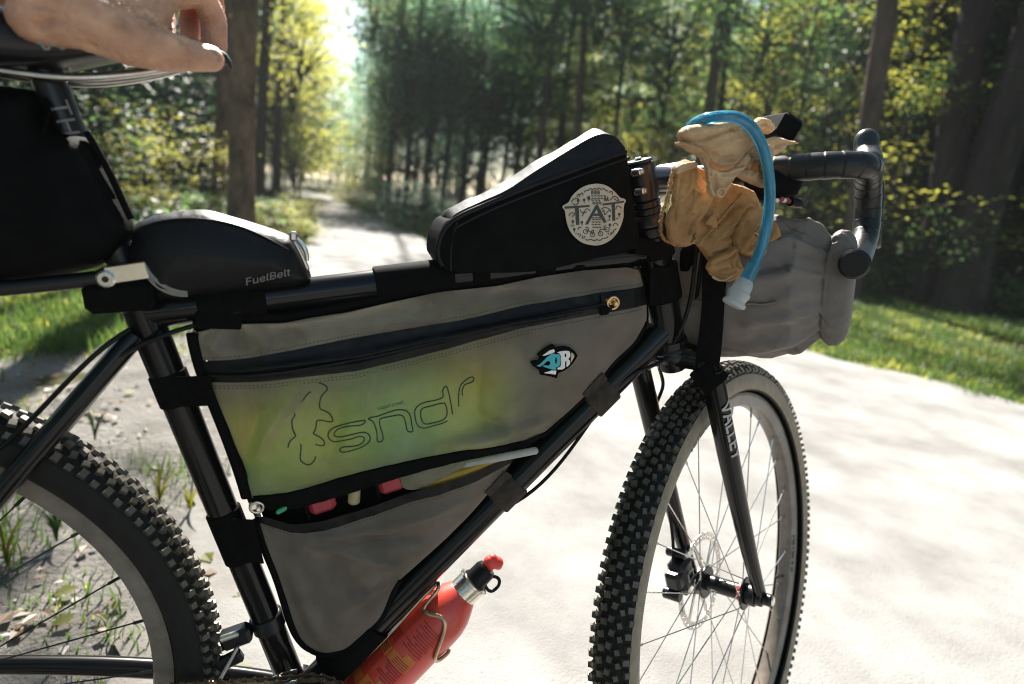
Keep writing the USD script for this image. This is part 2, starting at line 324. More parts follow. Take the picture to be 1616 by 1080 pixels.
def gravel_mat():
    n = {'g': ('geometry', {}), 'xyz': ('separate_xyz', {}), 'n': ('noise_texture', {'scale': 2.6, 'detail': 9., 'roughness': .62}), 'r': ('rgb_ramp', {'ramp': [(.30, (.145, .142, .137)), (.62, (.250, .246, .239)), (.75, (.285, .281, .273))]}),
         'ns': ('noise_texture', {'scale': 3.2, 'detail': 8., 'roughness': .65}), 'ma': ('math', {'math_type': 'multiply_add', 'value2': .9}), 'mr': ('map_range', {'range_type': 'smoothstep', 'from_min': .05, 'from_max': .42, 'to_min': 1., 'to_max': 0., 'clamp': True}),
         'nd': ('noise_texture', {'scale': 9., 'detail': 8.}), 'rd': ('rgb_ramp', {'ramp': [(.3, (.085, .078, .068)), (.7, (.19, .18, .165))]}), 'mx': ('mix_color', {}),
         'sp': ('voronoi_texture', {'scale': 55., 'feature': 'f1'}), 'rs': ('rgb_ramp', {'ramp': [(0., (.55, .55, .55)), (.10, (.62, .62, .62)), (.16, (1., 1., 1.))]}), 'wn': ('noise_texture', {'scale': 5., 'detail': 3.}), 'gs': ('math', {'math_type': 'greater_than', 'value2': .56}), 'mu': ('mix_color', {'blend_type': 'multiply'}),
         'nb': ('noise_texture', {'scale': 170., 'detail': 6.}), 'b': ('bump', {'strength': .5, 'distance': .006}), 'p': ('principled_bsdf', {'roughness': .95, 'specular_ior_level': .1})}
    L = [('g.position', k+'.vector') for k in ('n', 'ns', 'nd', 'sp', 'nb', 'wn', 'xyz')]+[('n.fac', 'r.fac'), ('nd.fac', 'rd.fac'), ('ns.fac', 'ma.value1'), ('xyz.x', 'ma.value3'), ('ma.value', 'mr.value'), ('mr.result', 'mx.fac'), ('r.color', 'mx.a'), ('rd.color', 'mx.b'),
         ('wn.fac', 'gs.value1'), ('gs.value', 'mu.fac'), ('mx.result', 'mu.a'), ('sp.distance', 'rs.fac'), ('rs.color', 'mu.b'), ('mu.result', 'p.base_color'), ('nb.fac', 'b.height'), ('b.normal', 'p.normal')]
    M['gravel'] = usdkit.material(stage, '/World/Looks/gravel', n, L, surface='p.BSDF')
gravel_mat()
pm('dirt', (.075, .068, .058), .95, .2, 3.5, .9, 40, bdist=.03, col2=(.19, .18, .165), detail=9.)
pm('forest_floor', (.03, .036, .015), .95, .3, .8, .8, 20, bdist=.05, col2=(.085, .075, .035), detail=8., extra={'specular_ior_level': 0.1})
pm('pebble', (.30, .28, .25), .9, .35, 30)
# ------------------------------------------------------------------ the ground
def interp_edge(tab, y):
    t = A(tab, float); return np.interp(y, t[:, 1], t[:, 0])
ROAD_L = [(-1.5, -14), (-.8, -4), (-.50, -1), (-.28, .6), (-.22, 1.3), (-.36, 3), (-.1, 7), (.38, 11.5), (.42, 18), (.25, 22), (-.4, 30), (-3, 42), (-9, 60)]
ROAD_R = [(7.5, -14), (5.2, -4), (4.6, 0), (4.22, 1.8), (3.75, 3.0), (3.1, 5.5), (2.25, 9.4), (1.95, 13.6), (1.8, 21), (1.35, 30), (-.6, 42), (-6, 60)]
DIRT_L = [(-9, -14), (-5, -4), (-3.4, 0), (-2.5, 1.5), (-1.75, 2.3), (-1.0, 3.0), (-.55, 4.0), (-.38, 6), (-.1, 10), (.2, 18), (0, 22)]
def ground_height(x, y):
    h = .05*(meshkit.fbm(np.stack([x*.35, y*.35, np.zeros_like(x)], -1), 3, 5)-.5)
    off = np.clip(np.maximum(interp_edge(ROAD_L, y)-.2-x, x-interp_edge(ROAD_R, y)-.2), 0, 6)
    return h*np.clip(off, 0, 1)+.012*np.minimum(off, 3)-.012+.25*np.clip(off-4, 0, 2)*0
def sheet(xs_l, xs_r, ys, nx, z):
    V, Fq = [], []
    for y in ys:
        for k in range(nx+1):
            s = k/nx; V.append((xs_l(y)*(1-s)+xs_r(y)*s, y, 0))
    V = A(V); V[:, 2] = z(V[:, 0], V[:, 1]); n = nx+1
    for i in range(len(ys)-1):
        for k in range(nx): Fq.append([i*n+k, i*n+k+1, (i+1)*n+k+1, (i+1)*n+k])
    return tm(V, Fq)
gx = np.r_[-160, -90, -50, -30, np.arange(-20, 20.1, .5), 30, 50, 90, 160]; gy = np.r_[-160, -90, -50, -30, -20, np.arange(-12, 30.1, .5), 40, 55, 75, 110, 160]
X, Yg = np.meshgrid(gx, gy); Z = ground_height(X, Yg); n_ = len(gx)
i, j = np.meshgrid(np.arange(len(gy)-1), np.arange(n_-1), indexing='ij')
tag(obj('ground', tm(np.stack([X, Yg, Z], -1).reshape(-1, 3), np.stack([i*n_+j, i*n_+j+1, (i+1)*n_+j+1, (i+1)*n_+j], -1).reshape(-1, 4)), 'forest_floor', smooth=True), kind='structure')
ys = np.r_[np.arange(-14, -3, .5), np.arange(-3, 5, .06), np.arange(5, 12, .3), np.arange(12, 60, 1.)]
jit = lambda y, s: .30*(meshkit.noise(A([y*1.3, s, 0.5]))-.5)+.16*(meshkit.noise(A([y*4.3, s, 0.5]))-.5)+.10*(meshkit.noise(A([y*13, s, 0.5]))-.5)
ys2 = np.r_[np.arange(-4, 6, .08), np.arange(6, 22, .4)]
rz = lambda x, y: .004+.010*(meshkit.fbm(np.stack([x*1.2, y*1.2, np.zeros_like(x)], -1), 3, 9)-.5)
tag(obj('dirt_verge', sheet(lambda y: interp_edge(DIRT_L, y)+2*jit(y, 1), lambda y: interp_edge(ROAD_L, y)+.7, ys2, 60, lambda x, y: ground_height(x, y)+.012+.07*(meshkit.fbm(np.stack([x*3.2, y*3.2, 0*x], -1), 4, 3)-.5)*np.clip((interp_edge(ROAD_L, y)-x)*1.2, 0, 1)*np.clip((x-interp_edge(DIRT_L, y))*2, 0, 1)), 'dirt', smooth=True), kind='structure')
tag(obj('road', sheet(lambda y: interp_edge(ROAD_L, y)+jit(y, 7), lambda y: interp_edge(ROAD_R, y)+jit(y, 3), ys, 30, lambda x, y: rz(x, y)+.012), 'gravel', smooth=True), kind='structure')

# ------------------------------------------------------------------ leaves and trees
def leaves(cen, size, rng, flat=.45, droop=.0, aspect=.55):
    """one four-cornered leaf per centre, folded along its midrib"""
    n = len(cen); a = rng.uniform(0, 2*np.pi, n); d = np.stack([np.cos(a), np.sin(a), rng.normal(-droop, flat, n)], 1); d /= np.linalg.norm(d, axis=1)[:, None]
    up = np.stack([rng.normal(0, flat, n), rng.normal(0, flat, n), np.ones(n)], 1); s = np.cross(d, up); s /= np.linalg.norm(s, axis=1)[:, None]; u = np.cross(s, d)
    L = size*rng.uniform(.6, 1.25, n)[:, None]; w = L*aspect/2
    V = np.stack([cen-d*L/2, cen+s*w+u*L*.10, cen+d*L/2, cen-s*w+u*L*.10], 1).reshape(-1, 3); k = np.arange(n)*4
    return V, np.vstack([np.stack([k, k+1, k+2], 1), np.stack([k, k+2, k+3], 1)])
def clumps(n, shape, rng, per, spread, size, **kw):
    c = []
    while len(c) < n:
        p = rng.uniform(-1, 1, 3); r = np.linalg.norm(p)
        if r < 1 and rng.random() < .25+.75*r: c.append(p*shape)
    c = A(c); c = np.repeat(c, per, 0)+rng.normal(0, 1, (n*per, 3))*A(spread)
    return leaves(c, size, rng, **kw)
def class_prim(path): return stage.CreateClassPrim(path)
CROWNS = {}
def crown_class(name, mat, n, shape, per, spread, size, seed, twigs=14, **kw):
    rng = np.random.default_rng(seed); cp = class_prim('/World/'+name)
    V, Fc = clumps(n, A(shape), rng, per, spread, size, **kw)
    m = usdkit.mesh(stage, f'/World/{name}/foliage', tm(V, Fc), M[mat]); m.CreateDoubleSidedAttr(True)
    tw = []
    for k in range(twigs):
        e = rng.normal(0, 1, 3); e = e/np.linalg.norm(e)*A(shape)*rng.uniform(.6, .95); s0 = A([0, 0, -shape[2]*rng.uniform(.2, 1.)])
        tw.append(tube([s0, s0*.5+e*.45+A([0, 0, .05*shape[2]]), e], [.022*shape[0], .005*shape[0]], 4, n=4))
    usdkit.mesh(stage, f'/World/{name}/twigs', cat(tw), M['bark_dark'], smooth=True)
    CROWNS[name] = '/World/'+name
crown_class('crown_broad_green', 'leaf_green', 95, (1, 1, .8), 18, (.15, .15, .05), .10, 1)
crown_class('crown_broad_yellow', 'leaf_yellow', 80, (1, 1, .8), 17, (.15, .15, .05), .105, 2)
crown_class('crown_shaded', 'leaf_shaded', 110, (1, 1, 1.1), 20, (.16, .16, .05), .09, 3)
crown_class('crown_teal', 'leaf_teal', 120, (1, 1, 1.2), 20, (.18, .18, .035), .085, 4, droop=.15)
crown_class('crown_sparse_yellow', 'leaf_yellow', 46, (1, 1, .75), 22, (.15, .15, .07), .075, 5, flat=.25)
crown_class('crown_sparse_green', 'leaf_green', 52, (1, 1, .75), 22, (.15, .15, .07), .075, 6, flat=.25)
def place(kind, parent, name, loc, scale, rz):
    x = UsdGeom.Xform.Define(stage, numbered(pth(parent)+'/'+name)); x.AddTranslateOp().Set(Gf.Vec3d(*map(float, loc))); x.AddRotateZOp().Set(float(rz))
    s = np.broadcast_to(scale, 3); x.AddScaleOp().Set(Gf.Vec3f(*map(float, s)))
    x.GetPrim().GetReferences().AddInternalReference(CROWNS[kind]); x.GetPrim().SetInstanceable(True)
    return x.GetPrim()
trng = np.random.default_rng(77)
def sunny(c, R):
    """True where a crown would keep the sun off the bicycle"""
    w = A(c)-A([.3, 0, .6]); k = w@SUN
    if k > 0 and np.linalg.norm(w-k*SUN) < R+.9: return True
    for q in SUNLIT:
        w = A(c)-A(q); k = w@SUN
        if k > 0 and np.linalg.norm(w-k*SUN) < R*1.15: return True
    return False
SUNLIT = [(4.4, 2.2, 0), (4.6, 3.6, 0), (5.6, 3.2, 0), (5.2, 4.8, 0), (6.8, 4.6, 0), (-2.0, 10.5, .5), (-1.6, 3.6, 0), (-1., 5, 0), (-3., 11, .5), (-.3, 13, .5), (1.2, 9, 0), (2.8, 9.5, 0), (1, 1, 0), (2, .3, 0), (2.2, 1.6, 0), (3.2, 1, 0), (1.3, 2.6, 0), (2.6, 2.8, 0), (1, 4, 0), (3.5, -.4, 0), (4, .4, 0), (3, -1, 0), (2.6, -.2, 0), (4.1, -.9, 0), (3.4, 1.6, 0), (1.6, -.4, 0), (3.2, 2.2, 0)]
def trunk_mesh(h, r, lean, rng, wob=.5, flare=1.5, sides=11, rings=14):
    z = np.r_[-.15, .08, .25, .6, np.linspace(1.1, h, rings)]; rr = r*(1-.62*np.clip(z/h, 0, 1)); rr[:4] *= [flare, flare*.86, 1.18, 1.06]
    p = np.stack([lean[0]*z+wob*r*np.sin(z*.7+rng.uniform(0, 6)), lean[1]*z+wob*r*np.cos(z*.55+rng.uniform(0, 6)), z], 1); p[:2, :2] = p[1, :2]
    m = tube(p, rr, sides, up=[1, 0, 0]); v = m.vertices
    v += (meshkit.fbm(A(v)*A([5, 5, 1.2])+rng.uniform(0, 50), 3)-.5)[:, None]*A([r, r, 0])*.5
    return m, p
def tree(name, label, base, h, r, bark, crowns, lean=(0, 0), group=None, limbs=5, limb_z=(.35, .95), cat_='tree'):
    base = A([base[0], base[1], 0]); base[2] = ground_height(A([base[0]]), A([base[1]]))[0]
    t = thing(name, label, cat_, group, base); rng = np.random.default_rng(int(1000+abs(base[0])*97+abs(base[1])*31))
    m, p = trunk_mesh(h, r, lean, rng); obj('trunk', m, bark, t, smooth=60)
    for k in range(limbs):
        z = h*rng.uniform(*limb_z); q = A([np.interp(z, p[:, 2], p[:, 0]), np.interp(z, p[:, 2], p[:, 1]), z]); a = rng.uniform(0, 6.28); L = rng.uniform(.9, 2.2)*min(1, h/8)
        e = A([math.cos(a), math.sin(a), .35])*L
        obj('limb', tube([q, q+e*.5+A([0, 0, .05]), q+e+A([0, 0, .2*L])], [r*.26, r*.06], 5, n=6), bark, t, smooth=60)
    for kind, (ox, oy, oz), s in crowns:
        for k_ in range(8):                                       # a gap in the canopy where the photograph shows sunlit ground
            if not (oz > 3 and sunny(base+A([ox, oy, oz]), np.max(s)*.8)): place(kind, t, 'crown', (ox, oy, oz), s, rng.uniform(0, 360)); break
            if h < 10: break
            ox, oy, oz = ox+rng.uniform(-.8, .8), oy+rng.uniform(-.8, .8), oz+rng.uniform(.2, 1.2)
    return t
def high(kind, h, n=1, R=2.0):
    return [(kind, (trng.uniform(-1.6, 1.6), trng.uniform(-1.6, 1.6), h*trng.uniform(.68, 1.0)), (R, R, R*.75)) for _ in range(n)]
# trunks the photograph lets one tell apart
tree('oak_tree', 'thick mottled trunk at the left roadside, orange bark on its sunlit side', gnd(379, 392)[:2], 17, .150, 'bark_grey', [('crown_broad_green', (-1.6, .6, 6.4), (1.5, 1.5, 1.1)), ('crown_broad_green', (-2.6, 1.2, 7.4), (1.5, 1.5, 1.1)), ('crown_broad_green', (-1.2, .5, 13), 2.)], (.041, 0))  # the two low crowns, out of view, are placed to shade the left verge
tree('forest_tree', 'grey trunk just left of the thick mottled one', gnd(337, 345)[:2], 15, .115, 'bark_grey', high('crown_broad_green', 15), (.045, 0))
tree('forest_tree', 'dark slim trunk just right of the thick mottled one', gnd(409, 345)[:2], 15, .105, 'bark_dark', high('crown_shaded', 15)+[('crown_sparse_yellow', (.7, .4, 3.4), 1.1)], (.037, 0))
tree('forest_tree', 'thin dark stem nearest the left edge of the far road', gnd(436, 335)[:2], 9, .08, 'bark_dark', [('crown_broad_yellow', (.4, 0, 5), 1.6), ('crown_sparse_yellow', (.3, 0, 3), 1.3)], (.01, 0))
tree('forest_tree', 'dark trunk in the shade between seat post and hand', gnd(205, 318)[:2], 15, .15, 'bark_dark', high('crown_shaded', 15), (.079, 0))
tree('forest_tree', 'second dark trunk in the shade right of the seat post', gnd(248, 312)[:2], 15, .13, 'bark_dark', high('crown_shaded', 15), (.063, 0))
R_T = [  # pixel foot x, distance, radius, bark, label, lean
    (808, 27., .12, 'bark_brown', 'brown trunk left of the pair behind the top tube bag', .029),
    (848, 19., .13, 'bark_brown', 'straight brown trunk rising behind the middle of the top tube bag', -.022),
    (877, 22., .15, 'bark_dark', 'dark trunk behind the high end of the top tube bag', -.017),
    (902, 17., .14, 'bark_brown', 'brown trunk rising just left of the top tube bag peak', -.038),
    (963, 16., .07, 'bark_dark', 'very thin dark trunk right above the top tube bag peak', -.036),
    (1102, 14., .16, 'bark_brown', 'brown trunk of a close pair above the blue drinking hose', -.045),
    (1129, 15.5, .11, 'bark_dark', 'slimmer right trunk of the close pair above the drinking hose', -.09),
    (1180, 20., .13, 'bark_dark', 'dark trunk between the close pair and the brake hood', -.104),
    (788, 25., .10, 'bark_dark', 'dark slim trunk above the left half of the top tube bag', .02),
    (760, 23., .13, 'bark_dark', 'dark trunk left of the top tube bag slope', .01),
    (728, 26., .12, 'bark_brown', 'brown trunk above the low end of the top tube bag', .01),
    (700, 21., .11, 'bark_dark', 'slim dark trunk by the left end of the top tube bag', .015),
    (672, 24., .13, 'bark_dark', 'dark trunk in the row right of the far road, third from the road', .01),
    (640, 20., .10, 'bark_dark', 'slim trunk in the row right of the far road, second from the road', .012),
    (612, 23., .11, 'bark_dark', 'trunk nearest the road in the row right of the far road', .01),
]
for px, D, r, bk, lb, ln in R_T:
    d = nrm(F_+(px-808)/FPX*R_+(540-330)/FPX*U_); d = nrm(A([d[0], d[1], 0])); b = CAM[:2]+d[:2]*D
    cr = high('crown_teal' if px < 800 else 'crown_broad_green', 15)
    cr += [('crown_broad_green' if px > 760 or k_ else 'crown_sparse_yellow', (trng.uniform(-1.2, 1.2), trng.uniform(-.3, 1.2), trng.uniform(3.6, 7.5)), trng.uniform(1.1, 1.6)) for k_ in range(3)]
    if px < 800: cr += [('crown_teal', (trng.uniform(-.8, .8), trng.uniform(-.5, .5), trng.uniform(4.2, 6.5)), 1.7) for _ in range(2)]
    tree('forest_tree', lb, b, 15, r*.8, bk, cr, (ln, 0))
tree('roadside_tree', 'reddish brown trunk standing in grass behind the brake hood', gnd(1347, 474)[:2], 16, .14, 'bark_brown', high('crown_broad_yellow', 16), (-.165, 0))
tree('roadside_tree', 'dark trunk in the grass right of the drop handlebar, left of the thickest one', gnd(1467, 484)[:2], 16, .22, 'bark_dark', high('crown_shaded', 16), (-.08, 0))
tree('roadside_tree', 'thickest dark trunk at the right edge of the picture', gnd(1535, 497)[:2], 16, .27, 'bark_dark', high('crown_shaded', 16), (-.077, 0))
# leafy young trees along both edges of the wood
def sapling(label, px, D, h, kind, sc, group=None, name='young_tree', r=.035):
    d = F_+(px-808)/FPX*R_+(540-330)/FPX*U_; d = nrm(A([d[0], d[1], 0])); b = CAM[:2]+d[:2]*D; n = max(2, int(h/1.3)); cr = []
    for k in range(n):
        z = h*(.30+.66*k/max(1, n-1)); s = sc*(1.1-.45*k/n)*trng.uniform(.85, 1.15)
        cr.append((kind, (trng.uniform(-.5, .5)*sc, trng.uniform(-.5, .5)*sc, z), (s, s, s*.8)))
    tree(name, label, b, h, r, 'bark_dark', cr, (trng.uniform(-.03, .03), 0), group, limbs=3, cat_='young tree')
Yg_ = 'young leafy trees filling the wood edge right of the road'
for px, D, h, kind, sc in [(600, 25, 4.5, 'crown_teal', 1.2), (650, 27, 8, 'crown_teal', 1.6), (700, 31, 8, 'crown_teal', 1.8), (770, 30, 9, 'crown_teal', 1.8), (625, 34, 10, 'crown_teal', 2.0), (735, 38, 11, 'crown_teal', 2.1), (665, 19, 3.0, 'crown_teal', .8)]:
    sapling('teal green layered young tree in the hazy stand right of the far road', px, D, h, kind, sc, 'teal young trees right of the far road')
for px, D, h, kind, sc in [(612, 22, 5.5, 'crown_sparse_yellow', 1.3), (575, 28, 4.2, 'crown_broad_yellow', 1.1), (680, 22, 5.5, 'crown_sparse_yellow', 1.3), (725, 24, 6.5, 'crown_sparse_green', 1.5), (810, 27, 9, 'crown_broad_green', 1.8), (845, 30, 9, 'crown_broad_yellow', 1.8), (640, 21, 2.6, 'crown_sparse_yellow', .8), (755, 21, 4, 'crown_sparse_green', 1.)]:
    sapling('young tree with lit yellow green sprays in the stand right of the far road', px, D, h, kind, sc, 'sunlit young trees right of the far road')
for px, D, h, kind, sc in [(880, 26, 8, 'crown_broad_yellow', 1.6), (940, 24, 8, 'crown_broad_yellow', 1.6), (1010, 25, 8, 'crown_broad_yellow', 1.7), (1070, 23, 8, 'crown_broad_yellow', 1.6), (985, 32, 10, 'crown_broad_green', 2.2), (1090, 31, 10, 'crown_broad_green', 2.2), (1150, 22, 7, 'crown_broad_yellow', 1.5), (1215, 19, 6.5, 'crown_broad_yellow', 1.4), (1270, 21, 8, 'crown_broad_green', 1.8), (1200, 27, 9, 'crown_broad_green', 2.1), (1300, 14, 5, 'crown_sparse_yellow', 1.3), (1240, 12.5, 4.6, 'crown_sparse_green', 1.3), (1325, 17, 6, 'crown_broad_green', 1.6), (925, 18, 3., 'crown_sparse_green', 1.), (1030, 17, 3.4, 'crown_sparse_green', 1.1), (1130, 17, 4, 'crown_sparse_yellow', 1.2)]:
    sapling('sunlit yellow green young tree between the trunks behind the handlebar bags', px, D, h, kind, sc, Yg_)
for px, D, h, kind, sc in [(1400, 11, 4.6, 'crown_sparse_yellow', 1.2), (1430, 13, 5.2, 'crown_sparse_yellow', 1.3), (1380, 16, 6, 'crown_shaded', 1.6), (1450, 17, 7, 'crown_shaded', 1.9), (1520, 13, 6, 'crown_shaded', 1.6), (1590, 12, 6, 'crown_shaded', 1.6), (1640, 14, 7, 'crown_shaded', 1.8), (1500, 20, 9, 'crown_shaded', 2.3), (1580, 19, 9, 'crown_shaded', 2.3), (1490, 10.5, 3., 'crown_sparse_green', .8), (1420, 15, 7, 'crown_shaded', 1.9), (1360, 19, 8, 'crown_shaded', 2.1), (1310, 22, 9, 'crown_shaded', 2.2), (1550, 15, 7, 'crown_shaded', 1.9), (1470, 23, 10, 'crown_shaded', 2.4), (1620, 18, 9, 'crown_shaded', 2.3), (1260, 27, 10, 'crown_shaded', 2.3)]:
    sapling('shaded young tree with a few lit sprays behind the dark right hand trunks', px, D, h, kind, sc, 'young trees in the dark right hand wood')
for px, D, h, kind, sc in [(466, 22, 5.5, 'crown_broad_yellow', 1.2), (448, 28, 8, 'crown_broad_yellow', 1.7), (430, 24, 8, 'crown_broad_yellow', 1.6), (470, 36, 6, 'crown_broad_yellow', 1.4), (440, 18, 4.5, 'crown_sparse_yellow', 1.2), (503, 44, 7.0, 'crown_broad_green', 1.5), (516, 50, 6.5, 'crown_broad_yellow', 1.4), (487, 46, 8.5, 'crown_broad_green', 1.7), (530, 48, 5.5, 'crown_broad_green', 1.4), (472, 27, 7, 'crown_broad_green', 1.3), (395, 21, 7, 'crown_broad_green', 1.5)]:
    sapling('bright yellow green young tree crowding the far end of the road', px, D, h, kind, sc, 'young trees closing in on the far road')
for px, D, h, kind, sc in [(150, 16, 6, 'crown_shaded', 1.7), (230, 17, 6, 'crown_shaded', 1.7), (290, 18, 7, 'crown_shaded', 1.8), (190, 22, 9, 'crown_shaded', 2.2), (270, 24, 9, 'crown_shaded', 2.3), (60, 13, 5, 'crown_shaded', 1.5), (-20, 12, 5, 'crown_shaded', 1.5), (340, 22, 8, 'crown_shaded', 1.9), (270, 12, 3.6, 'crown_sparse_yellow', .9), (160, 11, 3.4, 'crown_sparse_yellow', .9), (20, 10, 4, 'crown_sparse_green', 1.1)]:
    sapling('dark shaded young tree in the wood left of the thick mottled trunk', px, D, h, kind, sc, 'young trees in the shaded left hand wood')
# low bushes
def bush(label, px, py, kind, sc, group=None, name='bush'):
    g = gnd(px, py); t = thing(name, label, 'bush', group, (g[0], g[1], 0)); rng = np.random.default_rng(int(px*7+py))
    obj('stem', [tube([(0, 0, -.05), (rng.normal(0, .15)*sc, rng.normal(0, .15)*sc, sc*.5), (rng.normal(0, .35)*sc, rng.normal(0, .3)*sc, sc*.9)], [.012, .004], 5, n=5) for _ in range(5)], 'bark_dark', t, smooth=60)
    place(kind, t, 'foliage', (0, 0, sc*.55), (sc, sc, sc*.62), rng.uniform(0, 360))
bush('low yellow green bush behind the seat bag, left of the mottled trunk', 232, 356, 'crown_broad_yellow', .55)
bush('upright yellow green bush between the two left trunks', 300, 345, 'crown_sparse_yellow', .55)
bush('green bush hiding the foot of the thick mottled trunk', 375, 372, 'crown_broad_green', .60)
bush('yellow green bush right of the mottled trunk by the road edge', 430, 380, 'crown_broad_yellow', .50)
bush('bush at the left road edge where the far road narrows', 468, 348, 'crown_sparse_yellow', .6)
bush('rounded dark green bush on the right verge beside the top tube bag', 655, 366, 'crown_teal', .8)
bush('dark green bush further up the right verge, left of the rounded one', 600, 347, 'crown_teal', .75)
bush('pale yellow bush at the bend on the right edge of the far road', 556, 330, 'crown_broad_yellow', .8)
bush('bush at the foot of the dark trunks behind the brake lever', 1420, 452, 'crown_sparse_green', .5)
bush('bush in the shade right of the thickest dark trunk', 1600, 470, 'crown_sparse_green', .55)
bush('small bush under the drop of the handlebar at the wood edge', 1310, 440, 'crown_broad_green', .5)
for k, (px, py, sc) in enumerate([(205, 352, .42), (258, 350, .45), (335, 352, .4), (415, 362, .42), (452, 372, .38), (478, 384, .30), (462, 352, .45), (490, 340, .45)]):
    bush(['bright yellow fern clump right of the seat post', 'bright yellow fern clump above the pouch, left of the green bush', 'yellow fern clump between the green bush and the mottled trunk', 'yellow fern clump right of the mottled trunk', 'low yellow fern clump at the road edge above the pouch end', 'lowest yellow fern clump at the road edge beside the pouch end', 'yellow fern clump further along the left road edge', 'yellow fern clump furthest along the left road edge'][k], px, py, 'crown_broad_yellow', sc, None, 'fern_clump')
# the far wood, read as one mass, with unseen trees behind the viewer
wood = UsdGeom.PointInstancer.Define(stage, '/World/distant_and_unseen_wood'); tag(wood.GetPrim(), 'hazy mass of trees both sides of the far road and unseen trees behind the viewer', 'wood', kind='stuff')
rng = np.random.default_rng(21); protos = []
for k, (mt, sz) in enumerate([('leaf_teal', .16), ('leaf_green', .16), ('leaf_yellow', .15)]):
    pr = UsdGeom.Xform.Define(stage, f'/World/distant_and_unseen_wood/prototypes/tree_{k:03d}'); m, p = trunk_mesh(14, .17, (0, 0), rng, rings=6, sides=7)
    usdkit.mesh(stage, str(pr.GetPath())+'/trunk', m, M['bark_dark'], smooth=60)
    V, Fc = clumps(150, A([2.6, 2.6, 5.5]), rng, 20, (.42, .42, .12), sz); V[:, 2] += 8.2
    usdkit.mesh(stage, str(pr.GetPath())+'/crown', tm(V, Fc), M[mt]).CreateDoubleSidedAttr(True); protos.append(pr.GetPath())
wood.CreatePrototypesRel().SetTargets(protos); P_, I_, S_, O_ = [], [], [], []
while len(P_) < 210:
    az, D = math.radians(rng.uniform(-42, 66)), rng.uniform(36, 90)**1.0; x, y = CAM[0]+D*math.sin(az), CAM[1]+D*math.cos(az); azd = math.degrees(az)
    gap = 2.4 if D > 66 else 4.2
    if -gap < azd-1.6 < gap-.3 or (x > -1.5 and x < 3.2 and y < 60): continue
    if azd > 40 and D < 24: continue
    P_.append((x, y, 0)); I_.append(int(rng.choice([0, 1, 2], p=[.55, .3, .15] if 3 < azd < 20 else [.2, .5, .3]))); S_.append((rng.uniform(.8, 1.2),)*3); a = rng.uniform(0, np.pi); O_.append((math.cos(a), 0, 0, math.sin(a)))
for k in range(26):                                                                   # low trees closing the far end of the road
    az, D = math.radians(rng.uniform(-3.5, 5.5)), rng.uniform(62, 95); s = rng.uniform(.38, .60)
    P_.append((CAM[0]+D*math.sin(az), CAM[1]+D*math.cos(az), -1.2*s)); I_.append(int(rng.choice([0, 1]))); S_.append((s*1.3, s*1.3, s)); a = rng.uniform(0, np.pi); O_.append((math.cos(a), 0, 0, math.sin(a)))
nb = 0
while nb < 90:                                                                        # unseen trees behind and beside the viewer, placed to darken the near side
    az, D = math.radians(rng.uniform(75, 305)), rng.uniform(5, 26); x, y = CAM[0]+D*math.sin(az), CAM[1]+D*math.cos(az)
    if interp_edge(ROAD_L, y)-1.2 < x < interp_edge(ROAD_R, y)+1.2 or y > 3: continue
    P_.append((x, y, 0)); I_.append(int(rng.choice([0, 1]))); S_.append((rng.uniform(.8, 1.1),)*3); a = rng.uniform(0, np.pi); O_.append((math.cos(a), 0, 0, math.sin(a))); nb += 1
wood.CreatePositionsAttr(Vt.Vec3fArray.FromNumpy(A(P_, np.float32))); wood.CreateProtoIndicesAttr(Vt.IntArray(I_)); wood.CreateScalesAttr(Vt.Vec3fArray.FromNumpy(A(S_, np.float32)))
wood.CreateOrientationsAttr(Vt.QuathArray([Gf.Quath(*map(float, o)) for o in O_]))

# ------------------------------------------------------------------ grass, ground cover, leaf litter, pebbles
def blades(n, rng, h, spread, w=.004):
    V, Fc = [], []
    for k in range(n):
        b = A([rng.normal(0, spread), rng.normal(0, spread), -.01]); a = rng.uniform(0, 6.28); d = A([math.cos(a), math.sin(a), 0]); s = A([-d[1], d[0], 0])*w; H = h*rng.uniform(.5, 1.2); bend = rng.uniform(.1, .7)*H; o = len(V)
        V += [b-s, b+s, b+d*bend*.35+A([0, 0, H*.6])+s*.7, b+d*bend*.35+A([0, 0, H*.6])-s*.7, b+d*bend+A([0, 0, H*.95])]
        Fc += [[o, o+1, o+2], [o, o+2, o+3], [o+3, o+2, o+4]]
    return tm(V, Fc)
def scatter(name, label, c, protos_, pts, smin, smax, seed):
    pi = UsdGeom.PointInstancer.Define(stage, '/World/'+name); tag(pi.GetPrim(), label, c, kind='stuff'); rng = np.random.default_rng(seed); tg = []
    for k, (m, mt) in enumerate(protos_):
        q = usdkit.mesh(stage, f'/World/{name}/prototypes/{name}_piece_{k:03d}', m, M[mt]); q.CreateDoubleSidedAttr(True); tg.append(q.GetPath())
    pi.CreatePrototypesRel().SetTargets(tg); pts = A(pts); n = len(pts); s = rng.uniform(smin, smax, n); a = rng.uniform(0, np.pi, n)
    pi.CreatePositionsAttr(Vt.Vec3fArray.FromNumpy(pts.astype(np.float32))); pi.CreateProtoIndicesAttr(Vt.IntArray([int(x) for x in rng.integers(0, len(tg), n)]))
    pi.CreateScalesAttr(Vt.Vec3fArray.FromNumpy(np.repeat(s[:, None], 3, 1).astype(np.float32))); pi.CreateOrientationsAttr(Vt.QuathArray([Gf.Quath(float(math.cos(x)), 0, 0, float(math.sin(x))) for x in a]))
rng = np.random.default_rng(5); pts = []
def put(n, xr, yr, keep):
    x, y = rng.uniform(*xr, n), rng.uniform(*yr, n); k = keep(x, y) > rng.random(n); x, y = x[k], y[k]
    pts.extend(np.stack([x, y, ground_height(x, y)], 1))
nz = lambda x, y, s, sd: meshkit.fbm(np.stack([x*s, y*s, 0*x], -1), 2, sd)
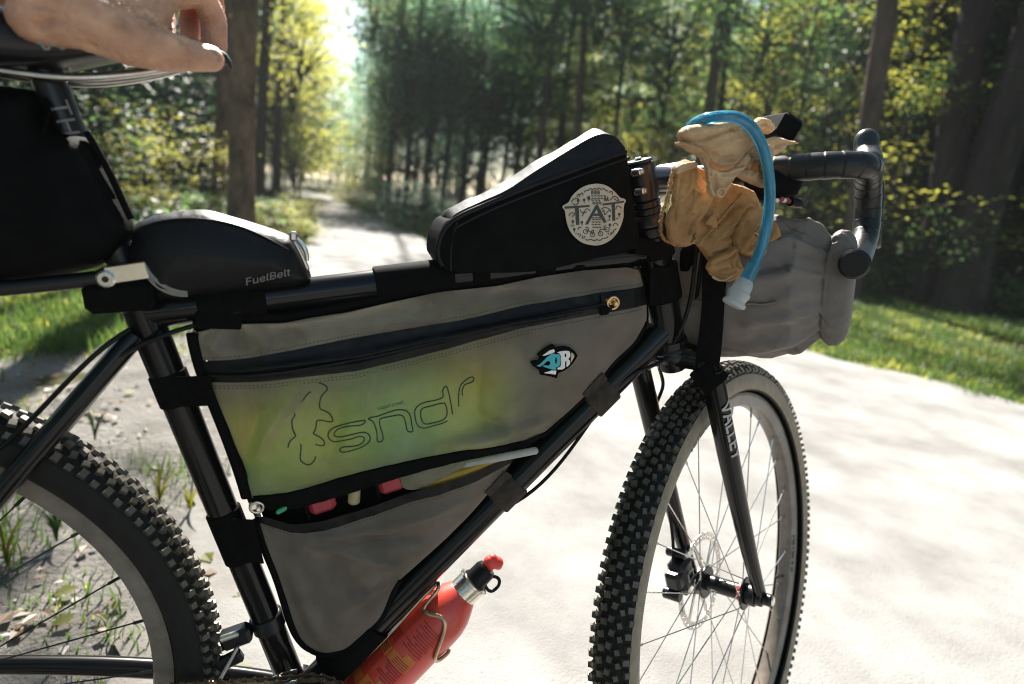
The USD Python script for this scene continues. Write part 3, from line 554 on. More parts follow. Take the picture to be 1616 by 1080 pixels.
put(16000, (3.2, 11), (-.5, 9), lambda x, y: (x > interp_edge(ROAD_R, y)+.02)*np.clip(nz(x, y, 1.6, 2)*2.6-.55, .05, 1)*np.clip(1.4-(x-interp_edge(ROAD_R, y))*.13, .15, 1))
put(34000, (-7, .6), (1.8, 13), lambda x, y: (x < interp_edge(DIRT_L, y)+.25)*np.clip(nz(x, y, 1.2, 4)*2.6-.3, .2, 1))
put(700, (-2.6, .0), (.2, 5), lambda x, y: (x < interp_edge(ROAD_L, y)+.0)*(nz(x, y, 2.2, 8) > .57)*.6)
put(5000, (1.7, 6), (9, 26), lambda x, y: (x > interp_edge(ROAD_R, y)+.05)*np.clip(1.2-(x-interp_edge(ROAD_R, y))*.4, 0, 1))
put(5500, (-4, 1), (6, 26), lambda x, y: (x < interp_edge(ROAD_L, y)-.15)*np.clip(1.2-(interp_edge(ROAD_L, y)-x)*.3, 0, 1))
scatter('grass', 'tufts of green and yellowing grass on both verges of the road', 'grass', [(blades(44, rng, .075, .06, .003), 'grass_blade'), (blades(40, rng, .11, .06, .003), 'grass_blade'), (blades(36, rng, .065, .06, .003), 'leaf_yellow'), (blades(40, rng, .05, .07, .003), 'grass_blade')], pts, .6, 1.3, 6)
pts = []
put(1500, (-9, 0), (5, 24), lambda x, y: (x < interp_edge(ROAD_L, y)-.7)*1.)
put(2600, (3, 22), (3, 26), lambda x, y: (x > interp_edge(ROAD_R, y)+5.0)*1.)
def plantlet(sz, seed):
    r = np.random.default_rng(seed); c = r.normal(0, 1, (40, 3))*A([.12, .12, .06])+A([0, 0, .14]); return tm(*leaves(c, sz, r, flat=.4))
scatter('undergrowth', 'low leafy plants covering the floor of the wood on both sides', 'ground cover', [(plantlet(.07, 1), 'leaf_shaded'), (plantlet(.08, 2), 'leaf_green'), (plantlet(.06, 3), 'leaf_shaded')], pts, .7, 1.9, 8)
pts = []
put(1500, (-3, .3), (-.2, 6), lambda x, y: (x < interp_edge(ROAD_L, y)+.25)*(nz(x, y, 1.5, 11) > .46)*.75)
put(40, (-.2, 4.5), (1.5, 8), lambda x, y: .5+0*x)
pts = [p+A([0, 0, .028]) for p in pts]
def litter(seed):
    r = np.random.default_rng(seed); c = r.normal(0, 1, (3, 3))*A([.04, .04, .004]); V, Fc = leaves(c, .036, r, flat=.2, aspect=.7); return tm(V, Fc)
scatter('fallen_leaves', 'brown fallen leaves scattered over the dirt left of the road', 'leaf litter', [(litter(1), 'dry_leaf'), (litter(2), 'dry_leaf'), (litter(3), 'leaf_yellow')], pts, .6, 1.2, 9)
pts = []
put(6500, (-2.4, 4.5), (-.5, 4.5), lambda x, y: (x < interp_edge(ROAD_R, y)-.05)*(x > interp_edge(DIRT_L, y)+.2)*np.clip(nz(x, y, 1.1, 13)*2-.6, .05, 1))
pts = [p+A([0, 0, .016]) for p in pts]
def stone(seed):
    r = np.random.default_rng(seed); m = trimesh.convex.convex_hull(r.normal(0, 1, (12, 3))*A([.0042, .0036, .0024])); return m
scatter('gravel', 'small loose stones lying on the pale road surface', 'gravel', [(stone(1), 'pebble'), (stone(2), 'pebble'), (stone(3), 'pebble')], pts, .5, 1.6, 12)
def weed(label, px, py, mt, h, n=9):
    g = gnd(px, py); r = np.random.default_rng(int(px+py)); t = thing('weed', label, 'weed', None, (g[0], g[1], .01)); L = []
    for k in range(n):
        a = r.uniform(0, 6.28); e = A([math.cos(a)*h*.5, math.sin(a)*h*.5, h*r.uniform(.5, 1.1)]); L.append(strip([(0, 0, 0), e*A([.35, .35, .7]), e], [.004, .009, .001], A([-math.sin(a)*.2, .3, 1.]), .0006, 7))
    obj('blade', L, mt, t)
weed('tall yellowing weed behind the rear tyre, nearest the seat tube', 252, 800, 'leaf_yellow', .13)
weed('thin yellow weed standing alone by the seat tube strap', 300, 815, 'leaf_yellow', .10, 4)
weed('yellow weed seen through the rear wheel at the left edge', 12, 900, 'leaf_yellow', .14, 7)
weed('green weed patch seen through the top of the rear wheel', 90, 860, 'grass_blade', .10, 14)
weed('yellow green weed sprig left of the rear tyre shoulder', 150, 700, 'grass_blade', .12, 9)
weed('flowering stalk in the grass in front of the dark right hand trunks', 1457, 482, 'leaf_green', .35, 12)
# ------------------------------------------------------------------ the hazy air
hz = trimesh.creation.box((420, 420, 30)); hz.apply_translation((0, 0, 14)); 
M['haze'] = usdkit.material(stage, '/World/Looks/haze', {'v': ('principled_volume', {'color': (.86, .95, .96), 'density': .0008, 'anisotropy': .25})}, volume='v.volume')
obj_h = tag(obj("haze", hz, "haze", smooth=False), "pale sunlit air between the trees", "haze", kind="stuff")
# ------------------------------------------------------------------ the bicycle: frame of reference from its geometry
BB = A([0, 0, .298]); ST = nrm([-.3115, 0, .9502]); HU = A([-.3472, 0, .9378]); HN = A([.9378, 0, .3472]); HB = A([.4622, 0, .7698])
RA = A([-.457, 0, .368]); FC = A([.6549, .0260, .3653]); FW = A([.7888, .5411, .2920]); AX = A([-.5074, .8410, -.1878]); RT = -AX; FUP = np.cross(FW, AX)
WR = .368
hd = lambda s, f=0., r=0.: HB+HU*s+FW*f+RT*r          # steered frame: along the steerer, forward, rightwards
bike = thing('bicycle', 'black loaded touring bicycle with drop handlebar standing on the pale road', 'bicycle')
fr = part('frame', bike)
tt0, tt1 = A([-.160, 0, .7942]), A([.415, 0, .8970])
st_top = BB+ST*.545
obj('top_tube', tube([tt0, tt1], [.0168, .0172], 28, n=8), 'frame_paint', fr, 60)
obj('seat_tube', tube([BB, BB+ST*.48, st_top], [.0165, .0165, .0178], 28, n=12), 'frame_paint', fr, 60)
obj('down_tube', tube([BB, HB+HU*.032], [.0200, .0195], 28, n=8), 'frame_paint', fr, 60)
obj('head_tube', [rcyl(HB+HU*.004, HB+HU*.166, .0215, .002, 32), rcyl(HB+HU*.0, HB+HU*.016, .0240, .003, 32), rcyl(HB+HU*.154, HB+HU*.170, .0240, .003, 32)], 'frame_paint', fr, 40)
obj('bottom_bracket_shell', rcyl(BB+[0, -.037, 0], BB+[0, .037, 0], .021), 'frame_paint', fr)
for sy in (-1, 1):
    a = BB+ST*.50+A([-.012, sy*.012, 0]); e = RA+A([.0, sy*.068, .012])
    obj('seat_stay', tube([a, a+(e-a)*.12+A([0, sy*.010, 0]), a+(e-a)*.45+A([0, sy*.02, 0]), e], [.0105, .0105, .0095, .008], 16, n=20), 'frame_paint', fr, 60)
    a = BB+A([-.02, sy*.030, .0]); e = RA+A([0, sy*.068, -.006])
    obj('chain_stay', tube([a, a+(e-a)*.35+A([0, sy*.012, .004]), e], [.0125, .0120, .009], 16, n=16), 'frame_paint', fr, 60)
# seat post, clamp, saddle
sp_top = BB+ST*.775
sp = obj('seat_post', tube([BB+ST*.50, sp_top], .0138, 28, n=4), 'carbon_black', bike, 60)
obj('seat_collar', [rcyl(BB+ST*.528, BB+ST*.548, .0205, .002), rcyl(BB+ST*.538+A([-.024, -.012, 0]), BB+ST*.538+A([-.024, .012, 0]), .006)], 'black_alloy', bike)
def place_plane(o, ex, ey, en):
    o, ex, ey, en = A(o), nrm(ex), nrm(ey), nrm(en)
    return lambda p, h: o+p[:, :1]*ex+p[:, 1:2]*ey+np.asarray(h)[:, None]*en
def place_tube(c0, axis, r, face):
    """wraps (u along the axis, v around) on a tube of radius r whose middle line v = 0 faces 'face'"""
    axis = nrm(axis); f = nrm(A(face, float)-axis*(A(face)@axis)); s = np.cross(f, axis)
    return lambda p, h: c0+p[:, :1]*axis+(r+np.asarray(h)[:, None])*(np.cos(p[:, 1:2]/r)*f+np.sin(p[:, 1:2]/r)*s)
def letters(text, height, place, depth=.0005, bold=False, stretch=1.0, rot=0., shift=(0, 0), center=False):
    m = meshkit.text_mesh(text, height, 1.0, bold)
    for _ in range(2): m = m.subdivide()
    v = m.vertices.copy(); v[:, 0] *= stretch
    if center: v[:, 0] -= v[:, 0].mean()
    c, s = math.cos(rot), math.sin(rot); p = np.stack([v[:, 0]*c-v[:, 1]*s+shift[0], v[:, 0]*s+v[:, 1]*c+shift[1]], 1)
    return tm(place(p, np.where(v[:, 2] > .5, depth, -.0002)), m.faces)
cm = nrm(CAM-sp_top)
obj('lettering', letters('THC', .015, place_tube(BB+ST*.722, -ST, .0138, cm), .0004, shift=(-.006, -.007), stretch=1.15), 'print_grey', sp, False)
obj('saddle_clamp', [rbox((.046, .030, .020), .004, frame4(sp_top+A([-.004, 0, .010]), nrm([1, 0, .1]), A([0, 1, 0]), nrm([-.1, 0, 1]))), rcyl(sp_top+A([.022, -.006, .004]), sp_top+A([.024, -.006, -.016]), .005), rcyl(sp_top+A([-.004, -.03, .014]), sp_top+A([-.004, .03, .014]), .0085)], 'black_alloy', bike)
# saddle shell: lofted sections from the tail to the nose
tip = at(366, 103, 0.)
xs = np.r_[np.linspace(-.365, -.10, 26), tip[0]-.012, tip[0]-.004, tip[0]]
def saddle_sec(x):
    s = (x+.365)/(tip[0]+.365); w = np.interp(s, [0, .1, .25, .45, .65, .85, .95, 1], [.052, .068, .066, .044, .027, .021, .017, .004])
    zt = np.interp(x, [-.365, -.30, -.24, -.17, -.115, tip[0]-.006, tip[0]], [1.068, 1.064, 1.060, 1.062, 1.0620, tip[2]+.012, tip[2]+.003]); th = np.interp(s, [0, .25, .5, .7, .93, 1], [.050, .056, .044, .026, .017, .008])
    return w, zt, th
V, S_n = [], 24
for x in xs:
    w, zt, th = saddle_sec(x); a = np.linspace(0, 2*np.pi, S_n, endpoint=False); cx, sx = np.cos(a), np.sin(a)
    y = w*np.sign(cx)*np.abs(cx)**.7; z = zt-th*.5+th*.5*np.sign(sx)*np.abs(sx)**.8-.25*(y/.07)**2*w*.5
    V.append(np.stack([np.full(S_n, x), y, z], 1))
m_ = len(xs); i, j = np.meshgrid(np.arange(m_-1), np.arange(S_n), indexing='ij'); q = np.stack([i*S_n+j, (i+1)*S_n+j, (i+1)*S_n+(j+1) % S_n, i*S_n+(j+1) % S_n], -1).reshape(-1, 4)
sd = part('saddle', bike)
Vs = np.vstack(V); nV = len(Vs); Vs = np.vstack([Vs, V[0].mean(0), V[-1].mean(0)]); k = np.arange(S_n)
q3 = np.vstack([q[:, [0, 1, 2]], q[:, [0, 2, 3]], np.stack([k, (k+1) % S_n, np.full(S_n, nV)], 1), np.stack([(m_-1)*S_n+(k+1) % S_n, (m_-1)*S_n+k, np.full(S_n, nV+1)], 1)])
obj('saddle_shell', tm(Vs, q3[:, ::-1]), 'saddle_black', sd, 50)
for sy, dz in ((-1, 0), (1, 0)):
    y = sy*.0215
    p = [(-.335, y*1.15, 1.030), (-.30, y, 1.012), (-.262, y, 1.0085), (-.215, y, 1.0095), (-.165, y*.8, 1.020), (-.128, y*.5, 1.033)]
    obj('saddle_rail', tube(p, .0036, 12, n=40), 'steel', sd, 60)
o = at(58, 80, -.074); ex = at(124, 78, -.064)-o
obj('lettering', letters('WTB', .008, place_plane(o, ex, [0, -.3, 1], [0, -1, -.2]), .0006, stretch=2.3), 'print_grey', sd, False)
# wheels
def wheel(name, c, fwd, ax, label, steer):
    w = part(name, bike, label); T = frame4(c, fwd, np.cross(ax, fwd), ax)          # local: x forward, y along..., z = axle (left)
    tr, rc = .0275, .3375
    a = np.linspace(np.pi*1.20, -np.pi*.20, 25)
    prof = [(rc+tr*np.sin(t), tr*np.cos(t)) for t in a]; prof = prof+[(p_[0]+.0012 if 0 else p_[0], p_[1]) for p_ in []]
    ty = obj('tyre', revolve(prof, T, 144), 'rubber', w, 60)
    # tan flank band, slightly proud of the casing
    for sgn in (1, -1):
        b = [(rc+(tr+.0006)*math.sin(t), sgn*(tr+.0006)*math.cos(t)) for t in np.linspace(-.5, .42, 9)]
        if sgn < 0: b = b[::-1]
        obj('sidewall', revolve(b[::-1], T, 144), 'sidewall' if steer else 'rubber', ty, 60)
    N = 150; kn = []
    def knob(th, lat, sx, sz, hgt, skew=0., sq=0):
        r = tr; up = A([math.cos(lat), math.sin(lat)])                               # (radial, axial)
        rad = A([math.cos(th), math.sin(th), 0]); tan = A([-math.sin(th), math.cos(th), 0]); zz = A([0, 0, 1.])
        n_ = rad*up[0]+zz*up[1]; s_ = -rad*up[1]+zz*up[0]; o_ = rad*rc+n_*(r+hgt*.38)
        t2 = tan*math.cos(skew)+s_*math.sin(skew); s2 = np.cross(n_, t2)
        hx, hz_, hh = sx/2, sz/2, hgt*.62; b_ = .78
        vs = [o_+t2*u*hx*k_+s2*v*hz_*k_+n_*w_ for w_, k_ in ((-hh, 1), (hh, b_)) for u, v in ((-1, -1), (1, -1), (1, 1), (-1, 1))]
        fs = [[0, 1, 5, 4], [1, 2, 6, 5], [2, 3, 7, 6], [3, 0, 4, 7], [4, 5, 6, 7]]
        return tm(vs, fs)
    for k in range(N):
        th = 2*np.pi*k/N; ev = k % 2
        kn.append(knob(th, .98 if ev else .90, .0090, .0075 if ev else .0100, .0058, 0)); kn.append(knob(th+.012, -.98 if ev else -.90, .0090, .0075 if ev else .0100, .0058, 0))
        kn += [knob(th, .16 if ev else .24, .0092, .0075, .0042, .2), knob(th+.016, -.18 if ev else -.26, .0092, .0075, .0042, -.2)]
        kn += [knob(th+.018, .52 if ev else .58, .0085, .0068, .0046, -.3), knob(th, -.54 if ev else -.60, .0085, .0068, .0046, .3)]
    kn = cat(kn); kn.apply_transform(T); obj('tread_knobs', kn, 'tread', ty, False)
    rp = [(.3135, -.0155), (.3180, -.0155), (.3180, -.0130), (.309, -.0125), (.309, .0125), (.3180, .0130), (.3180, .0155), (.3135, .0155), (.305, .0140), (.297, .0110), (.2945, .0050), (.2945, -.0050), (.297, -.0110), (.305, -.0140), (.3135, -.0155)]
    rim = obj('rim', revolve(rp, T, 144), 'rim_black', w, 30)
    if steer:
        pl = lambda p, h: trimesh.transform_points(np.stack([(.3065+p[:, 1])*np.cos(p[:, 0]), (.3065+p[:, 1])*np.sin(p[:, 0]), -(.01465+h-.06*np.abs(p[:, 1])*0)], 1), T)
        for a0 in (.35, 2.4, 4.5):
            bars = [shapely.box(a0+d0, -.0045, a0+d0+d1, .0045) for d0, d1 in ((0, .018), (.03, .035), (.08, .012), (.105, .05), (.17, .022), (.205, .03))]
            g = [x.segmentize(.01) for x in bars]; obj('rim_decal', flat_poly(MultiPolygon(g), pl, .0005, .0), 'print_grey', rim, False)
    hub = [rcyl(c-ax*.036, c+ax*.036, .0130), rcyl(c-ax*.050, c-ax*.034, .0165), rcyl(c+ax*.034, c+ax*.050, .0165), rcyl(c-ax*.0345, c-ax*.0305, .0260), rcyl(c+ax*.0305, c+ax*.0345, .0270)]
    hb_ = obj('hub', hub, 'black_alloy', w)
    if steer: obj('hub_ring', rcyl(c-ax*.0310, c-ax*.0225, .0152), 'hub_red', hb_)
    ns = 28
    for k in range(ns):
        sgn = 1 if k % 2 else -1; cr = 1 if (k//2) % 2 else -1
        t0 = 2*np.pi*k/ns+cr*.85; t1 = 2*np.pi*k/ns
        p0 = A([.0245*math.cos(t0), .0245*math.sin(t0), sgn*.0325]); p1 = A([.2965*math.cos(t1), .2965*math.sin(t1), sgn*.003])
        q = nrm(p1-p0); P = trimesh.transform_points([p0, p1-q*.016, p1-q*.0158, p1], T)
        obj('spoke', tube(P, [.00095, .00095, .0019, .0019], 5), 'steel' if steer else 'black_alloy', w, 60)
    v0 = trimesh.transform_points([[.2945*math.cos(.62), .2945*math.sin(.62), 0], [.255*math.cos(.62), .255*math.sin(.62), 0]], T)
    obj('valve', rcyl(v0[0], v0[1], .0028), 'black_alloy', w)
    return w, T
wf, TF = wheel('wheel', FC, FW, AX, 'front wheel turned away, knobbly tyre with tan flanks', True)
wr_, TR = wheel('wheel', RA, A([1., 0, 0]), A([0, 1., 0]), 'black rear wheel, partly outside the picture', False)
# disc and calliper on the far side of the front wheel
ang = np.linspace(0, 2*np.pi, 120, endpoint=False)
ringp = Polygon([(math.cos(t)*(.080-.0018*(k % 5 == 0)), math.sin(t)*(.080-.0018*(k % 5 == 0))) for k, t in enumerate(ang)]).difference(Point(0, 0).buffer(.0665))
for k in range(36): ringp = ringp.difference(Point(.0735*math.cos(k*.1745), .0735*math.sin(k*.1745)).buffer(.0021, 4))
arms = [LineString([(.0205*math.cos(t), .0205*math.sin(t)), (.068*math.cos(t+.55), .068*math.sin(t+.55))]).buffer(.0032, 2) for t in np.arange(6)*np.pi/3]
rot = shapely.union_all([ringp, Point(0, 0).buffer(.023).difference(Point(0, 0).buffer(.016))]+arms)
obj('disc_rotor', flat_poly(rot, lambda p, h: FC+p[:, :1]*FW+p[:, 1:2]*FUP+(np.asarray(h)[:, None]+.0415)*AX, .0018), 'steel', wf, False)
# fork
fk = part('fork', bike)
cr0 = hd(-.012)
obj('fork_crown', [tube([hd(-.034, .0, -.054), hd(-.014, .004, -.030), hd(-.010, 0, 0), hd(-.014, .004, .030), hd(-.034, .0, .054)], [.0145, .0165, .019, .0165, .0145], 20, n=24), rcyl(hd(-.03), hd(-.001), .0195, .003)], 'frame_paint', fk, 60)
for sgn in (-1, 1):
    q0 = hd(-.028, .0, sgn*.053); q3 = FC+RT*sgn*.056+FUP*.010; q1 = q0+(q3-q0)*.35-FW*.004; q2 = q0+(q3-q0)*.7-FW*.006
    obj('fork_leg', tube([q0, q1, q2, q3], [.0150, .0148, .0125, .0095], 22, n=20), 'frame_paint', fk, 60)
    obj('dropout', [rcyl(FC+RT*sgn*.0505, FC+RT*sgn*.0605, .0135), rcyl(FC+RT*sgn*.060, FC+RT*sgn*(.0735 if sgn > 0 else .066), .0095)], 'black_alloy', fk)
    if sgn > 0:
        ax_ = nrm(q2-q0); obj('lettering', letters('VALLEY', .017, place_tube(q0+ax_*.045-FW*.003, ax_, .0150, nrm(CAM-q0)*.9+FW*.62), .0006, stretch=1.05, shift=(0, -.008), bold=True), 'print_white', fk, False)
        obj('axle_end', rcyl(FC+RT*.0735, FC+RT*.0765, .0075), 'bright_alloy', fk)
cal = part('brake_caliper', bike)
cc = FC+AX*.046-FW*.050+FUP*.055
obj('caliper_body', [rbox((.036, .030, .052), .006, frame4(cc, FW, AX, FUP)), rbox((.026, .026, .030), .005, frame4(cc-FW*.020+FUP*.004, FW, AX, FUP)), rcyl(cc-FUP*.03+RT*.008, cc-FUP*.03-RT*.02, .011), rcyl(cc+FUP*.034+FW*.004-RT*.02, cc+FUP*.034+FW*.004+RT*.012, .0075), rcyl(cc-FW*.03-FUP*.02+RT*.01, cc-FW*.03-FUP*.02-RT*.018, .009)], 'black_alloy', cal)
obj('pad_window', [box_along(cc+RT*.0165+A(d1), cc+RT*.0165+A(d2), .002, .003, FUP if abs(d2@FUP-d1@FUP) < 1e-6 else FW, .0004) for d1, d2 in ((FW*-.008+FUP*.007, FW*.008+FUP*.007), (FW*-.008-FUP*.007, FW*.008-FUP*.007), (FW*-.008-FUP*.008, FW*-.008+FUP*.008), (FW*.008-FUP*.008, FW*.008+FUP*.008))], 'steel', cal)
obj('bolt', [rcyl(cc+FUP*.036+FW*.004+RT*.012, cc+FUP*.036+FW*.004+RT*.017, .005), rcyl(cc-FUP*.03+RT*.008, cc-FUP*.03+RT*.012, .006)], 'bright_alloy', cal)
# headset, spacers, stem
obj('lower_headset', [revolve([(.0, -.006), (.0205, -.006), (.0245, -.002), (.0265, .003), (.0250, .007), (.0265, .010), (.0245, .0145), (.0215, .016), (0, .016)], frame4(HB-HU*.010, HN, A([0, 1., 0]), HU), 40)], 'black_alloy', bike, 40)
obj('upper_headset', [revolve([(0, 0), (.0235, 0), (.0245, .004), (.0225, .010), (.0185, .014), (0, .014)], frame4(HB+HU*.170, HN, A([0, 1., 0]), HU), 40)], 'black_alloy', bike, 40)
stem = part('stem', bike)
obj('spacer', [rcyl(HB+HU*(.184+k*.0085), HB+HU*(.192+k*.0085), .0178, .001) for k in range(2)], 'carbon_black', stem)
FH = nrm([FW[0], FW[1], .10]); sc = HB+HU*.226; BC = sc+FH*.097+A([0, 0, -.001])
obj('stem_body', [rcyl(HB+HU*.201, HB+HU*.246, .0185, .003), tube([sc, sc+(BC-sc)*.5, BC], [.0165, .0155, .0165], 20, n=8), rcyl(BC-RT*.023, BC+RT*.023, .0215, .003)], 'black_alloy', stem, 50)
obj('stem_cap', rcyl(HB+HU*.246, HB+HU*.2505, .0170, .0015), 'carbon_black', stem)
obj('bolt', rcyl(HB+HU*.2505, HB+HU*.2535, .0048), 'steel', stem)
for z in (.212, .235): obj('bolt', [rcyl(HB+HU*z-FH*.022+RT*.0, HB+HU*z-FH*.022+RT*.013, .0045), rcyl(HB+HU*z-FH*.022+RT*.013, HB+HU*z-FH*.022+RT*.0155, .0036)], 'steel', stem)
# handlebar: one bar each way from the clamp
hbar = part('handlebar', bike)
def dep_at(px, py, D): return CAM+D*(F_+(px-808)/FPX*R_+(540-py)/FPX*U_)
RB = nrm(A([.700, -.695, .165]))
corner = BC+RB*.215
FB = nrm([RB[1]*-1, RB[0], 0]); UB = A([0, 0, 1.])
def barpt(s, f, z, mir=1): return BC+RB*s*mir+FB*f+UB*z
def bar_path(mir):
    return [barpt(0, 0, 0, mir), barpt(.10, 0, .0, mir), barpt(.205, .004, -.001, mir), barpt(.226, .022, -.003, mir), barpt(.231, .050, -.007, mir), barpt(.234, .076, -.020, mir), barpt(.240, .092, -.048, mir), barpt(.244, .088, -.078, mir), barpt(.243, .064, -.102, mir), barpt(.240, .030, -.114, mir), barpt(.236, -.030, -.120, mir)]
for mir in (1, -1):
    p = spl(bar_path(mir), 160)
    core = p[10:22]; obj('bar', tube(p[:24], .0155, 16), 'black_alloy', hbar, 60)
    tp = p[20:]; s = np.r_[0, np.cumsum(np.linalg.norm(np.diff(tp, axis=0), axis=1))]; n = 420
    q = CubicSpline(s, tp)(np.linspace(0, s[-1], n)); ss = np.linspace(0, s[-1], n); ph = (ss % .0185)/.0185
    rr = 0.0160+.0007*np.clip(1-ph*1.15, 0, 1)**.6
    obj('bar_tape', tube(q, rr, 22), 'bar_tape', hbar, 40, 'taped right half of the bar, nearest the viewer' if mir > 0 else 'taped left half of the bar, behind the bags')
    d = nrm(p[-1]-p[-4]); obj('bar_end_plug', rcyl(p[-1]-d*.002, p[-1]+d*.006, .0178, .003), 'carbon_black', hbar)
    # hood and lever
    h0, h1, h2, h3 = barpt(.230, .050, .002, mir), barpt(.230, .078, .008, mir), barpt(.226, .104, .018, mir), barpt(.222, .112, .038, mir)
    lv = part('brake_lever', bike, 'right brake lever with hooked tip, ahead of the drop' if mir > 0 else 'left brake lever, behind the bags')
    obj('hood', hull_body([[(h0, .0165), (h1, .0165)], [(h1, .0165), (h2, .0165)], [(h2, .0160), (h3, .0155)], [(h1, .015), (h1-UB*.022, .0135)]], .004, 14), 'hood_rubber', lv, True)
    pv = barpt(.235, .118, .002, mir)
    obj('lever_blade', tube([pv, barpt(.250, .132, -.03, mir), barpt(.256, .132, -.065, mir), barpt(.262, .142, -.095, mir), barpt(.266, .158, -.106, mir)], [.0085, .008, .007, .006, .0045], 14, n=26, flat=.55, up=RB), 'carbon_black', lv, 60)
    obj('lever_mark', tube([barpt(.252, .132, -.026, mir), barpt(.257, .134, -.048, mir)], [.0035, .002], 8, n=6), 'hub_red', lv, 60)
    obj('lever_pivot', rcyl(pv-RB*.012, pv+RB*.012, .0045), 'steel', lv)
# cranks, chain, derailleur
ck = part('crankset', bike)
CRc = BB+A([0, -.046, 0]); Nt = 34; pr = .0127*Nt/(2*np.pi)
tooth = [(pr-.004+(.0075 if k % 4 in (1, 2) else 0))*A([math.cos(2*np.pi*(k+.5)/(Nt*4)), math.sin(2*np.pi*(k+.5)/(Nt*4))]) for k in range(Nt*4)]
rg = Polygon(tooth).difference(Point(0, 0).buffer(pr-.016))
for k in range(4): rg = rg.union(LineString([(.012*math.cos(k*1.571+.5), .012*math.sin(k*1.571+.5)), ((pr-.012)*math.cos(k*1.571+.5), (pr-.012)*math.sin(k*1.571+.5))]).buffer(.007))
rg = rg.union(Point(0, 0).buffer(.022))
obj('chainring', flat_poly(rg, lambda p, h: CRc+np.stack([p[:, 0], -np.asarray(h), p[:, 1]], 1), .0035), 'black_alloy', ck, False)
obj('chainring_bolt', [rcyl(CRc+A([(pr-.018)*math.cos(k*1.571+.5), -.007, (pr-.018)*math.sin(k*1.571+.5)]), CRc+A([(pr-.018)*math.cos(k*1.571+.5), .004, (pr-.018)*math.sin(k*1.571+.5)]), .0055) for k in range(4)], 'bright_alloy', ck)
obj('chain_guard', revolve([(pr+.002, 0), (pr+.004, .002), (pr+.004, .004), (pr-.010, .0042), (pr-.010, .001)], frame4(CRc+A([0, -.010, 0]), A([1., 0, 0]), A([0, 0, 1.]), A([0, -1., 0])), 72), 'carbon_black', ck, 40)
dn = nrm([.55, 0, -.83])
obj('crank_arm', [box_along(CRc+A([0, -.016, 0]), CRc+dn*.170+A([0, -.028, 0]), .026, .013, [0, 0, 1], .004), rcyl(CRc+A([0, -.028, 0]), CRc+A([0, .08, 0]), .013)], 'black_alloy', ck)
chn = part('chain', bike)
cog = RA+A([0, -.046, 0]); rcg = .036
path = [(CRc[0]+pr*math.sin(t), CRc[2]+pr*math.cos(t)) for t in np.linspace(2.6, -.06, 40)]
path += [(x, z) for x, z in np.linspace(path[-1], (cog[0]+.004, cog[2]+rcg), 60)[1:]]+[(cog[0]-rcg*math.sin(t), cog[2]+rcg*math.cos(t)) for t in np.linspace(.2, 2.8, 14)]
path = A(path); s = np.r_[0, np.cumsum(np.linalg.norm(np.diff(path, axis=0), axis=1))]; nl = int(s[-1]/.0127)
pin = np.stack([np.interp(np.arange(nl+1)*.0127, s, path[:, 0]), np.full(nl+1, CRc[1]), np.interp(np.arange(nl+1)*.0127, s, path[:, 1])], 1)
for k in range(nl):
    a, b = pin[k], pin[k+1]; d = nrm(b-a); sd_ = np.cross(d, [0, 1, 0]); off = .0038 if k % 2 else .0026; L = []
    for sy in (-1, 1):
        pl = MultiPolygon([Point(0, 0).buffer(.0042, 4).union(Point(.0127, 0).buffer(.0042, 4)).union(shapely.box(0, -.0027, .0127, .0027))])
        L.append(flat_poly(pl, lambda p, h: a+p[:, :1]*d+p[:, 1:2]*sd_+A([0, 1, 0])*(sy*off+(np.asarray(h)[:, None]-.0005)), .001))
    L.append(rcyl(a-A([0, .0048, 0]), a+A([0, .0048, 0]), .0022, .0003, 8))
    obj('link', L, 'chain_steel', chn, False)
fd = part('front_derailleur', bike)
fp = BB+ST*.125
obj('clamp_band', rcyl(fp-ST*.010, fp+ST*.010, .0192), 'black_alloy', fd)
obj('derailleur_body', [rbox((.034, .020, .022), .004, frame4(fp+A([-.034, -.014, -.006]), nrm([1, 0, .3]), A([0, 1, 0]), nrm([-.3, 0, 1]))), rbox((.030, .012, .016), .003, frame4(fp+A([-.040, -.024, -.03]), nrm([1, 0, .5]), A([0, 1, 0]), nrm([-.5, 0, 1])))], 'black_alloy', fd)
obj('link_arm', [box_along(fp+A([-.03, -.028, -.008]), fp+A([-.050, -.036, -.044]), .010, .004, [0, 1, 0]), rcyl(fp+A([-.05, -.03, .004]), fp+A([-.03, -.03, .010]), .004)], 'steel', fd)
cgc = CRc+A([0, 0, 0]); cage = [(-(pr+.008)*math.sin(t), (pr+.008)*math.cos(t)) for t in np.linspace(.05, .95, 10)]; cage2 = [(-(pr-.010)*math.sin(t), (pr-.010)*math.cos(t)) for t in np.linspace(.95, .05, 10)]
for oy in (-.010, .008): obj('cage_plate', flat_poly(Polygon(cage+cage2), lambda p, h: cgc+np.stack([p[:, 0], oy-np.asarray(h), p[:, 1]], 1), .0015), 'steel', fd, False)
